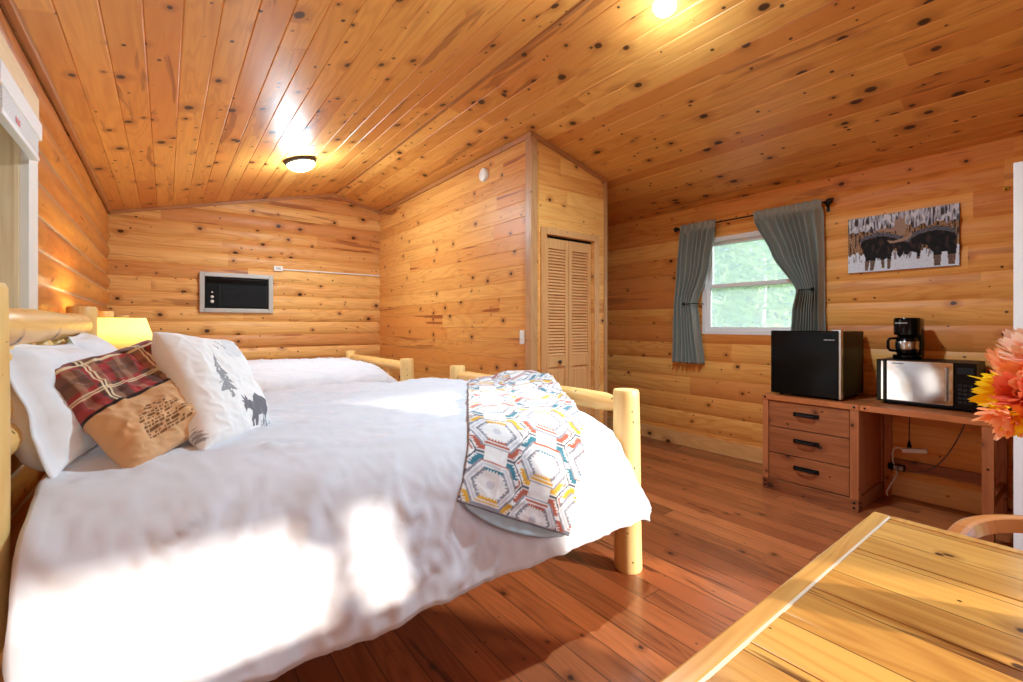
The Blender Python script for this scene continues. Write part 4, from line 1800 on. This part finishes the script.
PY0, PY1, PZ0, PZ1 = .622, 1.262, 1.69, 2.118
bm = BM()
NU, NV = 190, 130
grid(bm, NU, NV, lambda a, b: Vector((XR - .036, PY1 + (PY0 - PY1) * a, PZ1 + (PZ0 - PZ1) * b)))
cols = [moose_pic(i / NU, j / NV) for j in range(NV + 1) for i in range(NU + 1)]
bmesh.ops.reverse_faces(bm, faces=bm.faces[:])
pic = thing('canvas_picture', 'unframed canvas photograph of two dark moose in snow on the right wall', 'picture', (XR - .02, .94, 1.9))
m_pic = cloth('canvas photograph', None, attr=True, rough=.6, sheen=0)
po = obj('photograph', bm, m_pic, pic)
paint(po.data, cols)
bm = BM()
box(bm, XR - .0355, XR - .010, PY0, PY1, PZ0, PZ1, 0)
obj('canvas_edge', bm, plain('canvas edge', rgb(60, 54, 52), .8), pic)
hk = thing('brass_eyelet', 'small brass eyelet screwed into the right wall near the white door', 'eyelet', (XR - .012, .315, 2.02))
bm = BM()
lathe(bm, [(.014, 0), (.016, -.006), (.012, -.010), (.006, -.006), (.005, 0)], (XR - .010, .405, 2.165), 16, 'x')
obj('ring', bm, plain('brass', rgb(200, 160, 70), .3, 1.0), hk, True)

# ------------------------------------------------------------------ table, chair, flowers
tb = thing('dining_table', 'varnished plank table with breadboard border in the foreground', 'table', (.9, -.05, 0))
TX0, TX1, TY0, TY1, TZ = .22, 1.605, -.52, .405, .75
bm = BM()
bw = .040
nb = 10
x = TX0 + .031
for k in range(nb):
    xa = x + (TX1 - TX0 - .062) * k / nb
    xb = x + (TX1 - TX0 - .062) * (k + 1) / nb
    box(bm, xa + .0006, xb - .0006, TY0 + bw, TY1 - bw, TZ - .038, TZ - .001 - .0012 * (k % 2), .0012)
obj('plank_top', bm, m_taby, tb)
for ya, yb in ((TY1 - bw + .004, TY1), (TY0, TY0 + bw - .004)):
    bm = BM()
    box(bm, TX0, TX1, ya, yb, TZ - .045, TZ, .004)
    obj('end_board', bm, m_tabx, tb)
for xa, xb in ((TX0, TX0 + .03), (TX1 - .03, TX1)):
    bm = BM()
    box(bm, xa, xb, TY0 + bw, TY1 - bw, TZ - .045, TZ, .004)
    obj('edge_strip', bm, m_tabx, tb)
bm = BM()
box(bm, TX0 + .01, TX1 - .01, TY1 - bw - .001, TY1 - bw + .005, TZ - .03, TZ - .0008)  # pale strip paints the white gloss along the joint groove
tag(obj('joint_line', bm, plain('painted joint gloss', rgb(232, 216, 190), .25, coat=.4), tb), 'pale line painting the gloss of the joint')
for sx in (TX0 + .09, TX1 - .09):
    for sy in (TY0 + .09, TY1 - .09):
        bm = BM()
        box(bm, sx - .04, sx + .04, sy - .04, sy + .04, 0, TZ - .045, .004)
        obj('leg', bm, m_dresz, tb)
bm = BM()
box(bm, TX0 + .13, TX1 - .13, TY1 - .10, TY1 - .08, TZ - .13, TZ - .045)
obj('apron', bm, m_dres, tb)
bm = BM()
box(bm, TX0 + .13, TX1 - .13, TY0 + .08, TY0 + .10, TZ - .13, TZ - .045)
obj('apron', bm, m_dres, tb)

ch = thing('armchair', 'bow backed varnished wooden armchair drawn up behind the table', 'chair', (1.76, 0, 0))
HZ = .700
pts = []
for i in range(41):
    t = -PI / 2 + PI * i / 40
    pts.append((1.745 + .245 * math.cos(t), .248 * math.sin(t)))
path = [(1.64, -.252), (1.69, -.250)] + pts + [(1.69, .250), (1.64, .252)]
bm = BM()
rows = []
for i, (x, y) in enumerate(path):
    p0 = Vector(path[max(0, i - 1)])
    p1 = Vector(path[min(len(path) - 1, i + 1)])
    tn = (p1 - p0).normalized()
    nn = Vector((tn.y, -tn.x))
    w_ = .018
    lift = .012 * smooth01((x - 1.75) / .2)
    row = []
    for a_, b_ in ((-1, -1), (-.6, -1.15), (.6, -1.15), (1, -1), (1.1, 0), (1, 1), (.6, 1.15), (-.6, 1.15), (-1, 1), (-1.1, 0)):
        row.append(bm.verts.new((x + nn.x * a_ * w_, y + nn.y * a_ * w_, HZ + lift + b_ * .019)))
    rows.append(row)
for a_, b_ in zip(rows, rows[1:]):
    bridge(bm, a_, b_)
bm.faces.new(rows[0][::-1])
bm.faces.new(rows[-1])
obj('bow_rail', bm, m_chair, ch, True, 60)
bm = BM()
lathe(bm, [(.18, .43), (.225, .44), (.23, .455), (.22, .465), (.1, .458), (.002, .456)], (1.75, 0, 0), 36)
obj('seat', bm, m_chair, ch, True, 50)
for t in (-1.5, -.45, -.15, .15, 1.5):
    bm = BM()
    tube(bm, [(1.75 + .19 * math.cos(t), .20 * math.sin(t), .455), (1.745 + .235 * math.cos(t), .247 * math.sin(t), HZ)], .009, 10)
    obj('spindle', bm, m_chair, ch, True)
for sx, sy in ((1.62, -.15), (1.62, .15), (1.88, -.13), (1.88, .13)):
    bm = BM()
    ex = .05 if sx > 1.75 else -.04
    tube(bm, [(sx, sy, .44), (sx + ex * .5, sy * 1.12, .22), (sx + ex, sy * 1.25, 0)], [.016, .02, .013], 12)
    obj('leg', bm, m_chair, ch, True)
bm = BM()
tube(bm, [(1.605, -.168, .2), (1.605, .168, .2)], .009, 8)
tube(bm, [(1.905, -.148, .2), (1.905, .148, .2)], .009, 8)
tube(bm, [(1.605, 0, .2), (1.905, 0, .2)], .009, 8)
obj('stretcher', bm, m_chair, ch, True)

VX, VY = 1.245, -.055
va = thing('flower_vase', 'white round vase at the far edge of the plank table', 'vase', (VX, VY, TZ))
bm = BM()
lathe(bm, [(.045, TZ), (.062, TZ + .01), (.075, TZ + .06), (.068, TZ + .12), (.042, TZ + .17), (.036, TZ + .20), (.044, TZ + .215), (.038, TZ + .213), (.032, TZ + .195), (.03, TZ + .15), (.002, TZ + .10)], (VX, VY, 0), 32)
obj('body', bm, m_vase, va, True, 60)


def petal_mat(name, c0, c1):
    t = NT(name)
    a = t.n('ShaderNodeAttribute', attribute_name='Col').outputs['Color']
    t.put(t.b.inputs['Base Color'], a)
    t.b.inputs['Roughness'].default_value = .6
    tr = t.n('ShaderNodeBsdfTranslucent')
    t.put(tr.inputs[0], a)
    mx = t.n('ShaderNodeMixShader')
    mx.inputs[0].default_value = .35
    t.t.links.new(t.b.outputs[0], mx.inputs[1])
    t.t.links.new(tr.outputs[0], mx.inputs[2])
    t.t.links.new(mx.outputs[0], t.out.inputs[0])
    return t.m


m_petal = petal_mat('silk petal', None, None)
m_core = plain('flower core', rgb(150, 60, 30), .8, bump=(200, .4, .002))


def flower(c, nrm, rad, c0, c1, label, npet=14, cup=.35, seed=0):
    rnd = random.Random(seed)
    c, nrm = Vector(c), Vector(nrm).normalized()
    th = thing('gerbera_flower', label, 'flower', c, 'flowers in the table vase')
    q = Vector((0, 0, 1)).rotation_difference(nrm)
    bm = BM()
    cols = []
    for layer in range(2):
        for k in range(npet):
            ang = 2 * PI * (k + .5 * layer) / npet + rnd.uniform(-.1, .1)
            ln = rad * (1 - .22 * layer) * rnd.uniform(.88, 1.05)
            cu = cup * rnd.uniform(.7, 1.3) + .25 * layer
            vs = []
            NS = 7
            for i in range(NS + 1):
                s = i / NS
                wd = rad * .27 * (math.sin(PI * min(.97, .10 + .87 * s ** 1.5)) + .02) ** .6
                r_ = rad * .1 + ln * s
                h = cu * rad * s * s * .9 + .006 * layer - .010 * s * math.sin(ang * 3 + seed)
                row = []
                for e in (-1, 0, 1):
                    p = Vector((r_ * math.cos(ang) - e * wd * math.sin(ang), r_ * math.sin(ang) + e * wd * math.cos(ang), h + (.004 if e else 0)))
                    row.append(bm.verts.new(c + q @ p))
                    cols.append(Vector(c0).lerp(Vector(c1), s))
                vs.append(row)
            for a_, b_ in zip(vs, vs[1:]):
                for e in (0, 1):
                    bm.faces.new((a_[e], a_[e + 1], b_[e + 1], b_[e]))
    o = obj('petals', bm, m_petal, th, True)
    paint(o.data, cols)
    bm = BM()
    lathe(bm, [(rad * .2, 0), (rad * .22, .006), (rad * .14, .014), (.001, .016)], (0, 0, 0), 16)
    bmesh.ops.transform(bm, matrix=Matrix.Translation(c) @ q.to_matrix().to_4x4(), verts=bm.verts[:])
    obj('flower_core', bm, m_core, th, True)
    bm = BM()
    base = Vector((VX + .01 * math.cos(seed), VY + .01 * math.sin(seed), TZ + .16))
    k1 = base + Vector((0, 0, .10))
    k2 = c - nrm * .05
    pp = []
    for i in range(9):
        s = i / 8
        pp.append(base * (1 - s) ** 3 + k1 * 3 * s * (1 - s) ** 2 + k2 * 3 * s * s * (1 - s) + (c - nrm * .004) * s ** 3)
    tube(bm, pp, .003, 6)
    obj('stem', bm, m_stem, th, True)
    return th


YW0, YW1 = rgb(240, 150, 10), rgb(252, 226, 40)
OR0, OR1 = rgb(236, 96, 44), rgb(255, 170, 112)
RD0, RD1 = rgb(216, 54, 36), rgb(248, 124, 84)
PK0, PK1 = rgb(236, 110, 60), rgb(255, 190, 140)
flower((1.174, 0.098, 1.163), (-0.55, 0.75, -0.05), 0.034, YW0, YW1, 'yellow daisy at the left side of the bouquet', 13, 0.9, 1)
flower((1.226, 0.096, 1.190), (-0.1, 0.5, 0.9), 0.03, OR0, PK1, 'pale orange daisy at the upper left of the bouquet', 13, 1.0, 2)
flower((1.183, 0.066, 1.226), (-0.2, 0.5, 0.9), 0.044, OR0, rgb(255, 232, 210), 'orange and white daisy at the top of the bouquet', 14, 0.7, 3)
flower((1.128, 0.083, 1.161), (-0.5, 0.55, 0.45), 0.032, RD0, RD1, 'red orange daisy in the middle of the bouquet', 14, 0.6, 4)
flower((1.168, 0.103, 1.123), (-0.45, 0.6, -0.6), 0.03, OR0, PK1, 'salmon daisy at the lower left of the bouquet', 14, 0.6, 5)
flower((1.176, 0.084, 1.125), (-0.5, 0.1, -0.7), 0.03, YW0, YW1, 'small yellow daisy low in the bouquet', 12, 0.7, 6)
flower((1.134, 0.054, 1.180), (-0.85, -0.1, 0.15), 0.044, OR0, OR1, 'big orange daisy at the right of the bouquet above', 15, 0.25, 7)
flower((1.151, 0.053, 1.139), (-0.85, -0.1, -0.25), 0.042, RD0, OR1, 'coral daisy at the right of the bouquet below', 15, 0.3, 8)

# ------------------------------------------------------------------ outdoors seen through the window
t = NT('forest floor')
tc = t.n('ShaderNodeTexCoord').outputs['Object']
t.put(t.b.inputs['Base Color'], t.mix(t.noise(tc, 1.5, 5), rgb(90, 120, 60), rgb(160, 170, 110)))
t.b.inputs['Roughness'].default_value = 1
m_ground = t.m
bm = BM()
grid(bm, 40, 40, lambda a, b: Vector((-30 + 70 * a, -35 + 75 * b, -.35 + .05 * fbm(a * 9, b * 9) + 6.5 * smooth01((70 * a - 30 - 14) / 18))))
g = obj('ground', bm, m_ground)
g['kind'] = 'structure'


def leafm(name, a, b):
    t = NT(name)
    oi = t.n('ShaderNodeTexCoord').outputs['Object']
    c = t.mix(t.noise(oi, 2.5, 3), a, b)
    t.put(t.b.inputs['Base Color'], c)
    t.b.inputs['Roughness'].default_value = .6
    tr = t.n('ShaderNodeBsdfTranslucent')
    t.put(tr.inputs[0], c)
    mx = t.n('ShaderNodeMixShader')
    mx.inputs[0].default_value = .4
    t.t.links.new(t.b.outputs[0], mx.inputs[1])
    t.t.links.new(tr.outputs[0], mx.inputs[2])
    t.t.links.new(mx.outputs[0], t.out.inputs[0])
    return t.m


m_leaf1 = leafm('bright birch leaves', rgb(130, 172, 104), rgb(206, 226, 160))
m_leaf2 = leafm('blue green fir needles', rgb(84, 138, 118), rgb(158, 200, 176))
m_bark = plain('bark', rgb(120, 100, 84), .9, bump=(30, .5, .02), var=.3)
m_barkw = plain('pale birch bark', rgb(214, 210, 200), .8, var=.2)


def tree(x, y, h, label, kind, seed, group='trees outside the window'):
    rnd = random.Random(seed)
    th = thing('birch_tree' if kind else 'fir_tree', label, 'tree', (x, y, -.3), group)
    bm = BM()
    n = 8
    pts = [(x + rnd.uniform(-.06, .06), y + rnd.uniform(-.06, .06), -.35 + h * i / n) for i in range(n + 1)]
    tube(bm, pts, [(.11 if kind else .16) * (1 - .85 * i / n) for i in range(n + 1)], 10)
    obj('trunk', bm, m_barkw if kind else m_bark, th, True)
    bm = BM()
    for k in range(2600 if kind else 3200):
        if kind:
            u = rnd.random()
            z = h * (.22 + .78 * u)
            rr = (.5 + 1.3 * math.sin(PI * min(1, .15 + .85 * u))) * math.sqrt(rnd.random())
            s = rnd.uniform(.07, .14)
        else:
            u = rnd.random() ** 1.4
            z = h * (.10 + .88 * u)
            rr = (1 - u) * h * .24 * (rnd.random() ** .6) + .05
            z -= rr * .35
            s = rnd.uniform(.10, .20)
        a = rnd.uniform(0, 2 * PI)
        c = Vector((x + rr * math.cos(a), y + rr * math.sin(a), z - .3))
        d = Vector((rnd.gauss(0, 1), rnd.gauss(0, 1), rnd.gauss(0, .6))).normalized()
        e = d.orthogonal().normalized()
        vs = [bm.verts.new(c + q) for q in (-d * s, e * s * .45, d * s, -e * s * .45)]
        bm.faces.new(vs)
    obj('foliage', bm, m_leaf1 if kind else m_leaf2, th)
    return th


tree(8.2, 5.2, 5.5, 'bright birch tree seen through the window at its left', 1, 1)
tree(9.0, 4.0, 6.5, 'slim birch tree seen through the middle of the window', 1, 2)
tree(11.5, 6.6, 9.0, 'blue green fir seen far behind the birches through the window', 0, 3)
tree(12.5, 4.6, 8.0, 'blue green fir seen at the right of the window', 0, 4)
tree(13.5, 8.4, 10.0, 'tall fir seen through the upper left window pane', 0, 5)
tree(15.5, 5.9, 11.0, 'tallest fir farthest up the slope outside the window', 0, 6)
tree(10.2, 5.6, 5.0, 'young birch between the two front birches outside the window', 1, 7)
tree(15.0, 7.4, 11.0, 'broad fir on the slope left of the tallest fir', 0, 8)

# ------------------------------------------------------------------ light
w = bpy.data.worlds.new('World')
sc.world = w
w.use_nodes = True
nt = w.node_tree
bg = nt.nodes['Background']
sky = nt.nodes.new('ShaderNodeTexSky')
sky.sky_type = 'NISHITA'
sky.sun_disc = False
sky.sun_elevation = R(38)
sky.sun_rotation = R(140)
sky.air_density = 1.0
sky.dust_density = 1.0
nt.links.new(sky.outputs[0], bg.inputs[0])
SKY = .34
bg.inputs[1].default_value = SKY

sun = bpy.data.lights.new('sun', 'SUN')
sun.energy = 4
sun.angle = R(2)
sun.color = (1, .92, .80)
so = bpy.data.objects.new('sun', sun)
COL.objects.link(so)
EL = R(17)
dv = Vector((-.5 * math.cos(EL), .866 * math.cos(EL), -math.sin(EL)))
so.rotation_euler = dv.to_track_quat('-Z', 'Y').to_euler()
so.location = (6, -6, 5)


def portal(loc, rot, sx, sy):
    ld = bpy.data.lights.new('portal', 'AREA')
    ld.shape = 'RECTANGLE'
    ld.size, ld.size_y = sx, sy
    ld.cycles.is_portal = True
    o = bpy.data.objects.new('portal', ld)
    COL.objects.link(o)
    o.location = loc
    o.rotation_euler = rot


for w_ in BW:
    portal(((w_[0] + w_[1]) / 2, YB - .11, (w_[2] + w_[3]) / 2), (R(90), 0, 0), w_[1] - w_[0], w_[3] - w_[2])
portal(((DW0 + DW1) / 2, YB - .11, DZ1 / 2), (R(90), 0, 0), DW1 - DW0, DZ1)
portal((XR + .12, (WR0 + WR1) / 2, (WRZ0 + WRZ1) / 2), (0, R(90), 0), WRZ1 - WRZ0, WR1 - WR0)
portal((XL - .19, (WL0 + WL1) / 2, (WLZ0 + WLZ1) / 2), (0, R(-90), 0), WLZ1 - WLZ0, WL1 - WL0)

# ------------------------------------------------------------------ camera
cd = bpy.data.cameras.new('camera')
cam = bpy.data.objects.new('camera', cd)
COL.objects.link(cam)
cd.sensor_width = 36
cd.lens = 454.7 / 1023 * 36
cd.shift_y = -(341 - 324.7) / 1023
cd.clip_start = .02
cam.location = (0, 0, CAMZ)
cam.rotation_euler = (R(90), 0, R(-37.28))
sc.camera = cam

sc.view_settings.view_transform = 'Standard'
sc.view_settings.look = 'None'
sc.view_settings.gamma = 1
sc.view_settings.use_curve_mapping = False
sc.view_settings.exposure = 0.76
sc.cycles.use_denoising = True
sc.cycles.max_bounces = 14
sc.cycles.diffuse_bounces = 8
sc.cycles.transparent_max_bounces = 16
sc.cycles.sample_clamp_indirect = 8
